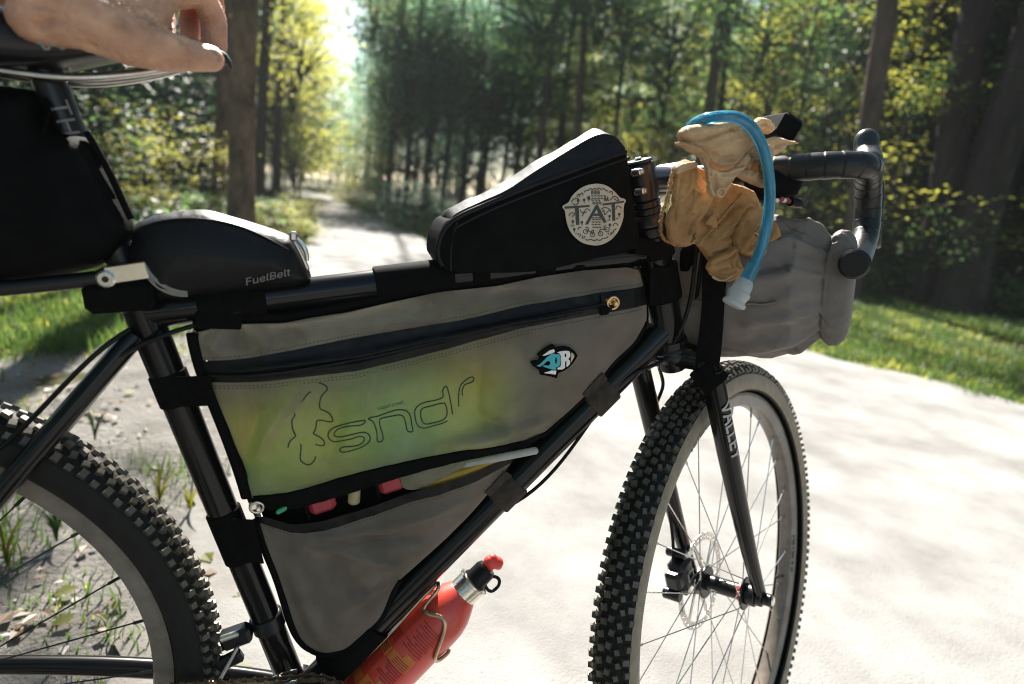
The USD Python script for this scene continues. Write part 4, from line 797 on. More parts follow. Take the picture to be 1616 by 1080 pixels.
# bottle cage of bent wire under the down tube; the flask's axis runs parallel to the tube
DT = nrm(HB+HU*.032-BB); DTN = A([DT[2], 0, -DT[0]])                                          # DTN: outwards, below the tube
cg = part('bottle_cage', bike)
FX = lambda s, n, y=0.: BB+DT*s+DTN*n+A([0, y, 0])
BR = .0375; BN = .066                                                                         # flask radius and the distance of its axis from the tube's
def around(s, t, r=BR+.003): return FX(s, BN-r*math.cos(t), -r*math.sin(t))
for sy in (1, -1):
    w = [FX(.225, .023, -.006*sy), FX(.217, .026, -.014*sy)]+[around(.215-.014*math.sin(t*4)-.060*(t/2.6), t*sy) for t in np.linspace(.45, 2.7, 16)]
    obj('cage_wire', tube(w, .0026, 10, n=70), 'cage_wire', cg, 60)
    w = [FX(.225, .023, -.006*sy), FX(.16, .0235, -.007*sy), FX(.10, .0235, -.008*sy), FX(.045, .026, -.01*sy), FX(.035, BN, -.012*sy), FX(.035, BN+BR*.9, -.012*sy)]
    obj('cage_wire', tube(w, .0026, 10, n=50), 'cage_wire', cg, 60)
obj('cage_plate', box_along(FX(.09, .0225), FX(.225, .0225), .018, .003, [0, 1, 0], .001), 'bright_alloy', cg)
# cables
def cable(pts, r=.0025, label=None, n=50): return obj('cable', tube(pts, r, 10, n=n), 'zip_black', bike, 60, label)
def P3(l): return [at(x, y, Y) for x, y, Y in l]
cable(P3([(-60, 800, -.03), (60, 690, -.03), (150, 590, -.028), (215, 548, -.026), (262, 528, -.024), (300, 516, -.02), (380, 490, -.018)]), label='brake cable looping from the seat stay to the top tube')
cable(P3([(-40, 740, -.03), (80, 630, -.03), (150, 560, -.03), (205, 520, -.02)]))
cable(P3([(1110, 290, -.02), (1102, 360, -.035), (1094, 440, -.035), (1082, 500, -.03), (1060, 545, -.018), (1040, 575, .02), (1046, 610, .05)])+[FC-RT*.058+FUP*.33-FW*.02, FC-RT*.060+FUP*.2-FW*.03, cc+FUP*.05-RT*.005, cc+FUP*.03-FW*.02], .0026, 'brake hose running down to the front brake', 90)
cable(P3([(1118, 290, -.01), (1110, 380, -.03), (1102, 450, -.035), (1085, 520, -.01), (1045, 570, -.02), (1000, 590, -.02), (930, 668, -.012), (800, 800, -.012)]), .0024, 'gear cable curving from the handlebar to the down tube')
CRK = 1.0
# ------------------------------------------------------------------ the frame bag
fb = thing('frame_bag', 'grey fabric triangular bag filling the bicycle frame, green glow in its middle', 'frame bag')
BAG = [(300,532),(317,528),(356,518),(418,516),(449,515),(496,506),(550,498),(604,485),(699,465),(791,455),(856,441),(930,430),(1000,425),(1018,430),(1025,456),(1031,493),(1029,512),(1008,548),(977,578),(955,607),(910,652),(860,698),(818,735),(782,779),(747,820),(708,859),(665,898),(634,926),(620,952),(604,986),(579,1012),(544,1037),(515,1043),(494,1038),(470,1020),(451,971),(436,924),(420,885),(404,833),(388,795),(370,738),(345,672),(320,608)]
BO = px2(BAG, -.030); BPOLY = Polygon(smooth_outline(BO, 4)); BL = BPOLY.exterior
def bag_h(p, wr=.0055):
    d = shapely.distance(BL, shapely.points(p)); q = np.clip(d/.075, 0, 1)
    h = .018+.020*(1-(1-q)**2)
    w = meshkit.fbm(np.stack([p[:, 0]*26, p[:, 1]*17, np.full(len(p), 3.3)], 1), 4, 4)-.5
    return h+wr*2*w*np.clip(d/.012, 0, 1)
def on_bag(p, h):
    p = np.asarray(p); return np.stack([p[:, 0], -(bag_h(p)+np.asarray(h)), p[:, 1]], 1)
def panel(name, mat, px, lift=0., creases=(), res=.0035, n=4, label=None, sm=True, par=None, th=.0):
    o = px2(px, -.034); o = smooth_outline(o, n) if sm else o
    p, t, d, nb = poly_area_mesh(Polygon(o), res)
    h = lift+np.zeros(len(p)); cr = [(px2(l, -.034), a, w) for l, a, w in creases]
    if cr: h = h+2.6*crease_field(p, cr)*np.clip(d/.006, 0, 1)
    return obj(name, tm(on_bag(p, h), t), mat, par or fb, True, label)
top_edge = [(300,532),(317,528),(356,518),(418,516),(449,515),(496,506),(550,498),(604,485),(699,465),(791,455),(856,441),(930,430),(1000,425),(1018,430),(1024,455)]
zip_up = [(1024,455),(953,463),(838,482),(745,503),(653,519),(560,535),(472,552),(394,566),(309,576)]
zip_lo = [(1030,484),(949,494),(838,514),(745,537),(653,563),(560,584),(440,598),(320,610)]
import itertools
panel('upper_panel', 'ripstop_grey', top_edge+zip_up[1:], 0, [([(330, 560), (345, 520)], .003, .006), ([(380, 560), (372, 520)], -.004, .006), ([(420, 556), (405, 518)], .003, .006), ([(480, 548), (450, 520)], -.003, .007), ([(700, 505), (560, 520)], .003, .007), ([(900, 465), (760, 475)], -.002, .006)], sm=False, label='grey strip above the long zip')
MAIN = zip_lo[::-1]+[(1029,512),(1008,548),(977,578),(955,607),(910,652),(866,688),(829,699),(782,706),(736,707),(689,716),(627,729),(535,751),(442,780),(388,795),(370,738),(345,672)]
panel('main_panel', 'ripstop_grey', MAIN, 0, [([(640, 735), (560, 760), (470, 770)], -.004, .006), ([(410, 640), (395, 700), (385, 770)], -.003, .008), ([(470, 610), (420, 680), (390, 740)], .0035, .008), ([(760, 560), (750, 640), (770, 700)], -.002, .008), ([(880, 660), (780, 690), (700, 700)], .004, .008), ([(830, 690), (760, 660)], -.003, .006), ([(600, 580), (570, 650)], .002, .008), ([(540, 640), (520, 730)], -.0025, .007)], sm=False, label='middle panel with the outlined emblem')
LOW = [(404,833),(459,840),(513,832),(591,807),(669,781),(747,758),(800,742),(812,737),(782,779),(747,820),(708,859),(665,898),(634,926),(620,952),(604,986),(579,1012),(544,1037),(515,1043),(494,1038),(470,1020),(451,971),(436,924),(420,885)]
panel('lower_panel', 'ripstop_grey', LOW, .001, [([(470, 850), (540, 865), (640, 900)], .004, .007), ([(480, 845), (600, 835), (740, 790)], .003, .006), ([(500, 870), (560, 930), (600, 950)], -.003, .010), ([(450, 880), (480, 960), (510, 1020)], .003, .009), ([(560, 850), (680, 850)], -.003, .007), ([(540, 960), (620, 930)], .002, .007)], sm=False, label='lower pocket panel, scuffed')
# far side and the dark pocket lining
p, t, d, nb = poly_area_mesh(BPOLY, .007); far = on_bag(p, 0*d); far[:, 1] *= -1
obj('far_panel', tm(far, t[:, ::-1]), 'ripstop_far', fb, True)
gus = []
bo = A(BPOLY.exterior.coords)[:-1]; hb2 = bag_h(bo); n = len(bo); V = np.vstack([np.stack([bo[:, 0], -hb2, bo[:, 1]], 1), np.stack([bo[:, 0], hb2, bo[:, 1]], 1)])
obj('gusset', tm(V, [[k, (k+1) % n, n+(k+1) % n, n+k] for k in range(n)]), 'nylon_black', fb, True)
p, t, d, nb = poly_area_mesh(Polygon(px2([(390,796),(442,779),(535,748),(627,726),(736,704),(860,684),(815,742),(747,762),(591,812),(459,846),(404,836)], -.034)), .006); v = on_bag(p, np.full(len(p), -.026)-.006*np.clip(d/.01, 0, 1))
obj('pocket_lining', tm(v, t), 'nylon_black', fb, True)
panel('pocket_lip', 'nylon_black', [(388,796),(442,781),(535,752),(627,730),(689,717),(736,708),(782,707),(829,700),(850,690),(862,694),(835,712),(790,716),(740,721),(690,734),(640,748),(560,772),(470,800),(410,812)], .0022, res=.003, sm=False, label='black upper zip lip of the open pocket')
panel('pocket_lip', 'zip_black', [(404,834),(459,842),(513,834),(591,809),(669,783),(747,760),(812,737),(816,728),(780,734),(720,752),(669,768),(591,794),(513,818),(459,828),(412,822)], .0020, res=.003, sm=False, label='black lower zip lip of the open pocket')
panel('zip_tape', 'zip_black', zip_up+zip_lo[::-1], .0015, [([(330, 590), (560, 560), (745, 520), (1000, 474)], .0035, .0028), ([(330, 600), (560, 573), (745, 529), (1000, 482)], .002, .0020)], res=.0028, sm=False, label='glossy black weather flap of the long zip')
def on_bag_line(px, lift, n=60, r=.0015, Y=-.034, dash=None):
    o = px2(px, Y); q = spl(o, n); return tube(on_bag(q, np.full(n, lift)), r, 8)
obj('zip_coil', on_bag_line([(330, 596), (560, 566), (745, 524), (960, 479)], .0042, 90, .0022), 'zip_black', fb, True)
obj('binding', on_bag_line([(300, 532), (320, 608), (345, 672), (370, 738), (388, 795)], -.001, 60, .0065), 'webbing', fb, True)
obj('binding', on_bag_line([(404, 833), (420, 885), (436, 924), (451, 971), (470, 1020), (494, 1040)], -.002, 60, .0055), 'webbing', fb, True)
obj('binding', on_bag_line([(1029, 512), (1008, 548), (977, 578), (955, 607), (910, 652), (860, 698)], -.004, 60, .0055), 'webbing', fb, True)
obj('binding', on_bag_line([(634, 926), (620, 952), (604, 986), (579, 1012), (544, 1040), (494, 1040)], -.004, 60, .0070), 'webbing', fb, True)
obj('binding', on_bag_line([(304, 526), (356, 511), (449, 508), (550, 490), (604, 478), (699, 458), (791, 448), (856, 434), (930, 423), (1010, 419)], -.012, 80, .0065), 'nylon_black', fb, True)
st_ = []
def stitches(px, lift, step=.0042):
    q = px2(px, -.034); L = LineString(q); n = int(L.length/step); out = []
    for k in range(n):
        a, b = (A(L.interpolate(x).coords[0]) for x in (k*step, k*step+step*.55)); v = on_bag(A([a, b]), [lift, lift]); out.append(tube(v, .0004, 4, caps=False))
    return out
S = stitches([(312,571),(394,561),(472,547),(560,530),(653,514),(745,498),(838,477),(953,458),(1022,450)], .0006)+stitches([(322,616),(440,604),(560,590),(653,569),(745,543),(838,520),(949,500),(1026,490)], .0006)+stitches([(323,620),(440,608),(560,594),(653,573),(745,547),(838,524)], .0006)+stitches([(410,838),(459,846),(513,838),(591,813),(669,787),(747,764)], .0016)
tag(obj('stitching', S, 'thread', fb, False), kind='stuff')
# outlined emblem: a toothed gear and four letters drawn as double lines
def zpx(l, x0=440, y0=560, s=4.753): return [(x0+a/s, y0+b/s) for a, b in l]
LINES = [
 [(300,205),(345,225),(362,250),(350,275),(325,300),(312,328),(305,370),(308,395)], [(308,398),(340,415),(380,438),(398,465),(402,492),(375,496),(320,487),(285,492),(280,520),(275,550),(258,583)],
 [(258,583),(300,608),(330,632),(342,665),(335,677),(300,674),(272,668)], [(120,340),(150,348),(178,335),(205,303),(242,272)], [(90,402),(112,425),(120,445),(102,475),(100,520),(112,570),(125,600),(95,630),(75,660),(70,690)], [(160,665),(165,720),(165,790),(195,815),(230,820),(265,790),(275,760)],
 [(645,485),(610,490),(500,512),(430,535),(385,560),(370,590),(375,620),(405,645),(450,645),(560,622),(610,610),(640,622),(630,655),(580,680),(480,690),(458,705),(462,722),(560,712),(640,680),(680,640),(680,605),(650,580),(600,582),(500,605),(440,612),(415,600),(420,575),(450,550),(560,528),(620,520),(645,500),(645,485)],
 [(668,478),(700,495),(720,530),(735,600),(745,650),(775,640),(770,570),(755,500),(760,480),(830,460),(890,448),(925,455),(945,490),(958,550),(968,572),(1000,574),(998,530),(985,460),(955,420),(900,408),(840,420),(760,450),(735,458),(690,465),(668,478)],
 [(1255,232),(1240,235),(1225,270),(1228,305),(1200,325),(1100,350),(1045,378),(1020,410),(1022,470),(1040,525),(1085,548),(1140,535),(1220,510),(1262,490)], [(1255,232),(1270,280),(1290,380),(1300,440)], [(1240,355),(1200,360),(1110,385),(1070,405),(1062,430),(1072,490),(1095,515),(1160,505),(1235,478),(1258,440),(1250,380),(1240,355)],
 [(1345,380),(1345,300),(1358,230),(1385,195),(1455,165),(1452,195),(1400,215),(1375,250),(1375,300)]]
em = cat([tube(on_bag(spl(px2(zpx(l), -.036), 6*len(l)), np.full(6*len(l), .0003)), .00080, 5) for l in LINES])
obj('outlined_emblem', em, 'print_dark', fb, False, 'thin dark outline of a gear and the letters snd')
o = px2([zpx([(740, 410)])[0], zpx([(955, 358)])[0]], -.036); e = nrm(o[1]-o[0])
obj('small_print', letters('support powell', .0042, lambda p, h: on_bag(o[0]+p[:, :1]*e+p[:, 1:2]*A([-e[1], e[0]]), h), .0003, stretch=np.linalg.norm(o[1]-o[0])/.032*.72), 'print_dark', fb, False)
# sewn rocket badge
def bpx(l): return zpx(l, 825, 530, 13.5)
def badge(l, lift, th, mat, name, holes=(), sm=False, par=None):
    q = px2(bpx(l), -.042); q = smooth_outline(q, 4) if sm else q; P = Polygon(q, [px2(bpx(h), -.042) for h in holes]).buffer(0)
    return obj(name, flat_poly(P, lambda p, h: on_bag(p, np.asarray(h)+lift) if 0 else np.stack([p[:, 0], -(BH0+lift+np.asarray(h)), p[:, 1]], 1), th, .0015), mat, par, False)
BH0 = float(bag_h(px2([(x_, y_) for x_ in range(840, 910, 4) for y_ in range(545, 600, 4)], -.042)).max())+.0016
bd = part('rocket_badge', fb, 'small sewn badge, rocket shape with teal and white letters')
badge([(200,535),(260,535),(320,520),(370,480),(310,410),(390,330),(560,215),(640,178),(685,215),(712,262),(800,235),(900,230),(1000,250),(1090,310),(1165,420),(1130,490),(1050,600),(960,690),(860,750),(755,790),(720,905),(600,870),(380,830),(360,770),(370,725),(300,705),(210,640),(172,580)], 0, .0014, 'nylon_black', 'backing', par=bd)
badge([(408,418),(560,310),(655,282),(675,340),(600,375),(450,425)], .0014, .0005, 'patch_white', 'upper_fin', par=bd)
badge([(445,780),(570,750),(595,732),(705,740),(695,822),(600,810),(470,795)], .0014, .0005, 'patch_white', 'lower_fin', par=bd)
badge([(290,632),(350,605),(420,540),(520,440),(600,385),(665,372),(690,392),(740,385),(780,405),(800,480),(790,600),(760,650),(700,665),(700,720),(620,712),(540,690),(420,650),(440,625),(540,632),(580,600),(570,545),(530,530),(490,550),(440,605),(370,650),(300,645)], .0014, .0006, 'patch_teal', 'teal_letter', par=bd, holes=[[(690,455),(712,465),(718,530),(708,590),(690,595),(675,530)]])
badge([(720,355),(780,330),(900,315),(985,325),(1003,380),(1000,440),(960,490),(1000,530),(995,600),(935,660),(918,640),(925,545),(890,540),(890,680),(830,715),(735,715),(730,680),(790,655),(810,600),(805,430),(770,370)], .0014, .0006, 'patch_white', 'white_letter', par=bd, holes=[[(880,378),(915,380),(920,430),(888,470)]])
badge([(1030,350),(1070,385),(1092,430),(1060,500),(1020,565),(1015,480)], .0014, .0005, 'patch_tan', 'nose_cone', par=bd)
# zip pulls
def puller(c, mat, name, s=1.0):
    c = A(c); g = part(name, fb)
    obj('ring', tube([c+.0055*s*A([math.cos(t), -.18*math.sin(t), math.sin(t)]) for t in np.linspace(0, 2*np.pi, 26)], .0014*s, 8, caps=False), mat, g, True)
    obj('slider', [rbox((.010*s, .006, .007*s), .0015, frame4(c+A([-.002, .003, .001]), nrm([1, 0, .25]), A([0, 1, 0]), nrm([-.25, 0, 1]))), rcyl(c+A([.002, -.003, 0]), c+A([.002, -.006, 0]), .0025*s)], mat, g)
    return g
c0 = on_bag(px2([(404, 812)], -.04), [.004])[0]; puller(c0, 'bright_alloy', 'zip_pull', 1.25)
c1 = on_bag(px2([(966, 478)], -.036), [.006])[0]; g = puller(c1, 'brass', 'zip_pull', 1.35)
obj('pull_tab', [rbox((.014, .006, .011), .003, frame4(on_bag(px2([(950, 489)], -.036), [.009])[0], nrm([1, 0, .2]), A([0, 1, 0]), nrm([-.2, 0, 1])))], 'nylon_black', g)
obj('zip_end_patch', flat_poly(Polygon(px2([(948,466),(1000,458),(1002,484),(950,492)], -.034)), lambda p, h: on_bag(p, np.asarray(h)+.005), .0012), 'zip_black', fb, False)
# hook and loop straps round the tubes
def tube_strap(A0, A1, r, mat='webbing', tab=None):
    m = [sleeve(A0, A1, r, sides=26)]
    if tab is not None: m.append(tab)
    return obj('strap', m, mat, fb, 50)
stp = lambda t: BB+ST*t
T1_, T2_ = (at(276, 612)[2]-.298)/.9502, (at(371, 843)[2]-.298)/.9502
tube_strap(stp(T1_-.018), stp(T1_+.018), .0190, tab=box_along(stp(T1_)+A([.004, -.015, 0]), stp(T1_)+A([.042, -.028, .006]), .034, .0025, ST))
tube_strap(stp(T2_-.033), stp(T2_+.033), .0190, tab=box_along(stp(T2_)+A([.004, -.015, 0]), stp(T2_)+A([.030, -.028, .004]), .060, .0025, ST))
dtp = lambda s: BB+DT*s
for s in (.546, .372): tube_strap(dtp(s-.019), dtp(s+.019), .0232, 'webbing_brown', tab=box_along(dtp(s)+A([-.010, -.014, .012]), dtp(s)+A([-.024, -.026, .024]), .038, .003, DT))
TT = nrm(tt1-tt0); ttp = lambda x: tt0+TT*((x-tt0[0])/TT[0])
tube_strap(ttp(.068), ttp(.155), .0205)
tube_strap(HB+HU*.070, HB+HU*.118, .0265, tab=box_along(HB+HU*.094+A([-.006, -.024, 0]), HB+HU*.094+A([-.030, -.030, -.003]), .046, .003, HU))
tube_strap(ttp(-.110), ttp(-.070), .0200, tab=box_along(ttp(-.09)+A([0, -.018, -.006]), ttp(-.09)+A([0, -.024, -.022]), .044, .003, [1, 0, 0]))
tube_strap(ttp(-.064), ttp(-.045), .0195)
tube_strap(dtp(.055), dtp(.135), .0255)
# what is inside
SACK = [([(335,625),(440,606),(560,590),(653,570),(745,548),(790,560),(800,620),(760,680),(690,700),(627,715),(535,735),(442,765),(400,772),(370,715)])]
so_ = smooth_outline(px2(SACK[0], .0)); p, t, d, nb = poly_area_mesh(Polygon(so_), .008)
yk = .006*(meshkit.fbm(np.stack([p[:, 0]*30, p[:, 1]*30, 0*d], 1), 3, 3)-.5)-.008
sk = obj('unseen_stuff_sack', tm(np.vstack([np.stack([p[:, 0], yk, p[:, 1]], 1), np.stack([p[:, 0], yk+.0006, p[:, 1]], 1)]), np.vstack([t, t[:, ::-1]+len(p)])), 'liner_green', None, True)  # unseen thin green sheet, placed to colour the light through the panel
p, t, d, nb = poly_area_mesh(Polygon(BO).buffer(-.004).difference(Polygon(so_).buffer(-.012)), .008); obj('unseen_dark_sheet', tm(np.stack([p[:, 0], 0*d+.004+.004*np.sin(p[:, 0]*60), p[:, 1]], 1), t), 'nylon_black', fb, True)  # unseen black sheet, placed to stop light around the green area
tag(sk, 'unseen yellow green stuff sack, tinting the light through the middle panel of the frame bag', 'stuff sack')
def inpocket(px, py, lift=-.012): return on_bag(px2([(px, py)], -.034), [lift])[0]
po = thing('tent_pole', 'translucent white tube sticking out of the open pocket', 'tube')
a, b = inpocket(655, 755, -.014), inpocket(848, 712, .014)
obj('pole', [rcyl(a, b, .0047, .001), rcyl(b, b+nrm(b-a)*.0012, .0032, .0004)], 'pole_white', po, 50)
ye = thing('yellow_tube', 'yellow tube lying under the white tube in the open pocket', 'tube'); obj('tube_body', tube([inpocket(660, 770, -.012), inpocket(720, 752, -.008), inpocket(790, 730, -.004)], [.006, .0055, .004], 14, n=12), 'tube_yellow', ye, 60)
gt = thing('clear_bag', 'crumpled clear bag between the white tube and the red objects', 'plastic bag'); obj('bag_film', sculpt([(632,752),(655,735),(690,722),(728,722),(735,735),(700,755),(660,772),(636,770)], -.030, .006, .01, .003, wr=.006, ws=70), 'ripstop_far', gt, True)
for lb, x, y in (('red object in the open pocket nearest the zip ring', 508, 797), ('red object in the open pocket beside the white tube', 618, 766)):
    g = thing('small_red_item', lb, 'red object'); c = inpocket(x, y, -.013)
    obj('body', rbox((.030, .018, .024), .005, frame4(c, nrm([1, 0, .3]), A([0, 1, 0]), nrm([-.3, 0, 1]))), 'gas_red', g); obj('band', rbox((.004, .0195, .025), .001, frame4(c+A([-.016, .001, -.006]), nrm([1, 0, .3]), A([0, 1, 0]), nrm([-.3, 0, 1]))), 'nylon_black', g)
g = thing('brass_fitting', 'small dull brass fitting between the two red objects in the pocket', 'fitting'); c = inpocket(560, 783, -.013); obj('body', [rcyl(c-A([0, 0, .013]), c+A([0, 0, .006]), .007), rcyl(c+A([0, 0, .006]), c+A([.001, 0, .013]), .0045)], 'dull_brass', g)
g = thing('green_tag', 'sliver of green plastic by the zip ring in the pocket', 'plastic tag'); obj('tab', sculpt([(436,806),(446,800),(457,795),(455,802),(446,809),(437,812)], -.034, .002, .003, .001), 'plastic_green', g, True)

# ------------------------------------------------------------------ the bag on the top tube by the stem, with the round patch
tb = thing('top_tube_bag', 'black wedge bag on the top tube behind the stem, with round cream patch', 'top tube bag')
SIDE = [(697,415),(690,402),(694,372),(704,352),(716,345),(760,322),(820,298),(900,268),(960,247),(984,236),(992,246),(1000,300),(1008,350),(1012,385),(1000,395),(930,412),(860,428),(790,432),(730,431),(705,426)]
so = px2(SIDE, -.034); sp2, stt, sdd, snb = poly_area_mesh(Polygon(smooth_outline(so, 3)), .004)
def tb_h(p): 
    d = shapely.distance(Polygon(smooth_outline(so, 3)).exterior, shapely.points(np.asarray(p))); return .029+.006*(1-(1-np.clip(d/.03, 0, 1))**2)
hh = tb_h(sp2)+.0016*(meshkit.fbm(np.stack([sp2[:, 0]*30, sp2[:, 1]*30, 0*sdd], 1), 3, 2)-.5)*2
n = len(sp2); V = np.vstack([np.stack([sp2[:, 0], -hh, sp2[:, 1]], 1), np.stack([sp2[:, 0], hh, sp2[:, 1]], 1)]); rim_ = [[k, (k+1) % snb, n+(k+1) % snb, n+k] for k in range(snb)]; rim_ = A(rim_)
obj('body', tm(V, np.vstack([stt, stt[:, ::-1]+n, rim_[:, [0, 2, 1]], rim_[:, [0, 3, 2]]])), 'shell_black', tb, 40)
# soft lid above the piping
lid = [(712,346),(722,336),(760,318),(800,300),(850,268),(900,238),(935,218),(955,211),(972,214),(983,228),(985,238),(960,250),(900,271),(820,301),(760,325),(716,349)]
lo = px2(lid, -.030); LP = Polygon(smooth_outline(lo, 4)); p, t, d, nb = poly_area_mesh(LP, .003); wr_n = meshkit.fbm(np.stack([p[:, 0]*22+p[:, 1]*30, p[:, 1]*60, 0*d], 1), 4, 6)-.5
zt = np.clip(d/.010, 0, 1); hl = .031-.012*np.clip((p[:, 1]-np.interp(p[:, 0], px2([(716, 349), (820, 301), (984, 238)], -.03)[:, 0], px2([(716, 349), (820, 301), (984, 238)], -.03)[:, 1]))/.03, 0, 1)**1.3+.012*wr_n*zt
V = np.vstack([np.stack([p[:, 0], -hl, p[:, 1]], 1), np.stack([p[:, 0], hl, p[:, 1]], 1)]); n = len(p); k = np.arange(nb); r2 = np.stack([k, (k+1) % nb, n+(k+1) % nb, n+k], 1)
# close the lid's roof with a crowned strip
mid = np.stack([p[:nb, 0], 0*k, p[:nb, 1]+.010*(meshkit.fbm(np.stack([p[:nb, 0]*45, 0*k, 0*k+.3], 1), 3, 8)-.4)], 1)
V = np.vstack([V, mid+A([0, 0, .004])]); m0 = 2*n
obj('lid', tm(V, np.vstack([t, t[:, ::-1]+n, np.stack([k, m0+(k+1) % nb, (k+1) % nb], 1), np.stack([k, m0+k, m0+(k+1) % nb], 1), np.stack([m0+k, n+(k+1) % nb, m0+(k+1) % nb], 1), np.stack([m0+k, n+k, n+(k+1) % nb], 1)])), 'lid_fabric', tb, 60)
pl_ = px2([(700, 420), (692, 400), (697, 372), (712, 352), (760, 327), (820, 302), (900, 272), (960, 250), (990, 240)], -.034)
obj('piping', tube(np.stack([pl_[:, 0], np.full(len(pl_), -.031), pl_[:, 1]], 1), .0030, 10, n=70), 'zip_black', tb, True)
pl2 = pl_+A([.004, -.006]); obj('zip_track', tube(np.stack([pl2[3:, 0], np.full(len(pl2)-3, -.0335), pl2[3:, 1]], 1), .0016, 8, n=70), 'zip_black', tb, True)
obj('seam', tube(np.stack([px2([(712, 428), (712, 400), (716, 372), (722, 350)], -.034)[:, 0], np.full(4, -.0325), px2([(712, 428), (712, 400), (716, 372), (722, 350)], -.034)[:, 1]], 1), .0016, 8, n=20), 'zip_black', tb, True)
for xa, xb in ((.176, .196), (.252, .276)):
    obj('strap', sleeve(ttp(xa), ttp(xb), .0200, sides=26), 'webbing', tb, 50)
obj('strap', [sleeve(HB+HU*.128, HB+HU*.150, .0262, sides=26), box_along(HB+HU*.139+A([-.01, -.022, .0]), HB+HU*.139+A([-.04, -.026, .004]), .02, .003, HU)], 'webbing', tb, 50)
pb = part('round_patch', tb, 'cream round patch with black lettering and small drawings')
def ppx(l): return zpx(l, 870, 280, 9.0)
PH = float(tb_h(px2([(938, 338)], -.036)).max())+.0012
flatp = lambda lift: (lambda p, h: np.stack([p[:, 0], -(PH+lift+np.asarray(h)), p[:, 1]], 1))
RIM = [(155,430),(165,400),(240,355),(280,280),(360,195),(460,130),(560,100),(650,92),(740,105),(830,150),(910,220),(970,285),(1040,310),(1050,345),(1030,380),(1020,480),(1020,560),(985,680),(930,790),(850,880),(750,940),(640,968),(520,955),(420,920),(330,850),(260,760),(215,640),(195,520),(185,470)]
pc = Polygon(smooth_outline(px2(ppx(RIM), -.036), 3))
obj('patch_edge', flat_poly(pc.buffer(.0012), flatp(-.0012), .0016, .001), 'nylon_black', pb, False)
obj('patch_cloth', flat_poly(pc, flatp(.0004), .0006), 'patch_cream', pb, False)
def stroke(l, w, sm=True):
    q = px2(ppx(l), -.036); q = spl(q, 5*len(l)) if sm and len(l) > 2 else q; return LineString(q).buffer(w*.0001, 3, cap_style='flat')
def pxpoly(l): return Polygon(px2(ppx(l), -.036))
T_ = [pxpoly([(182,415),(535,393),(537,420),(384,433),(392,672),(347,678),(330,437),(184,448)]), pxpoly([(720,375),(1022,333),(1026,358),(895,378),(902,614),(860,620),(848,386),(722,400)]), pxpoly([(625,395),(655,395),(778,635),(740,648),(675,548),(580,548),(515,668),(472,672)]).difference(pxpoly([(636,450),(662,512),(600,520)]))]
obj('lettering', flat_poly(shapely.union_all(T_), flatp(.0010), .0005), 'print_dark', pb, False, 'black letters TAT')
D_ = [stroke([(460,215),(490,190),(520,185),(550,160),(580,175),(610,158),(640,170),(670,155),(700,172),(730,160),(760,180),(800,188)], 5), stroke([(480,875),(520,890),(560,880),(600,900),(640,885),(680,897),(720,870),(760,865),(800,838)], 5)]
rng = np.random.default_rng(3)
for y, x0, x1 in ((195, 560, 680), (215, 560, 690), (235, 560, 690), (265, 560, 740), (300, 565, 700), (325, 560, 690), (355, 580, 690), (378, 580, 690), (575, 575, 690), (600, 575, 690), (635, 570, 690), (670, 570, 690), (710, 580, 690)):
    for x in np.arange(x0, x1, 44): D_.append(stroke([(x, y+4), (x+11, y-6), (x+22, y+5), (x+33, y-3)], 4))
for cx, cy in ((480,770),(580,812),(692,800),(785,742)):
    th = np.linspace(0, 2*np.pi, 14); D_.append(LineString(px2(ppx([(cx+32*math.cos(a), cy+32*math.sin(a)) for a in th]), -.036)).buffer(.0004))
D_ += [stroke(l, 5) for l in ([(480,770),(520,760),(580,812)], [(520,760),(510,715),(480,710)], [(580,812),(590,750),(560,770)], [(692,800),(690,745),(750,740),(785,742)], [(750,740),(745,700),(770,685)], [(245,550),(290,505),(320,510),(290,560)], [(405,460),(450,500),(480,460),(545,480)], [(430,555),(470,500),(500,490)], [(700,460),(750,430),(835,465)], [(720,490),(740,470),(750,530),(800,480),(835,495)], [(910,460),(930,410),(985,435)], [(355,280),(385,240),(395,280)], [(405,250),(430,225),(445,260)], [(290,360),(300,320),(380,310),(370,370),(300,370)], [(500,300),(530,270),(540,320)], [(750,340),(760,285),(775,335),(790,290),(800,340)], [(820,330),(860,290),(900,270),(950,320),(880,300)], [(815,220),(850,200),(860,250)], [(370,745),(395,710),(420,715)], [(340,805),(350,790)], [(370,820),(385,795)], [(395,845),(410,805)], [(430,870),(440,825)], [(450,870),(475,830)], [(830,825),(845,780)], [(850,800),(880,770)], [(870,765),(890,740)], [(900,750),(915,725)], [(870,690),(900,650),(940,685)], [(270,690),(320,690)], [(790,610),(830,605)], [(915,580),(945,590)], [(800,790),(810,810)])]
for x, y in ((300,628),(320,738),(428,640),(820,552),(825,675),(958,525),(375,330),(525,300),(460,320)): D_.append(Point(px2(ppx([(x, y)]), -.036)[0]).buffer(.0016)); D_.append(stroke([(x, y), (x+3, y+45)], 4))
tag(obj('drawings', flat_poly(shapely.union_all(D_).intersection(pc.buffer(-.001)), flatp(.0010), .0004), 'print_dark', pb, False), kind='stuff')

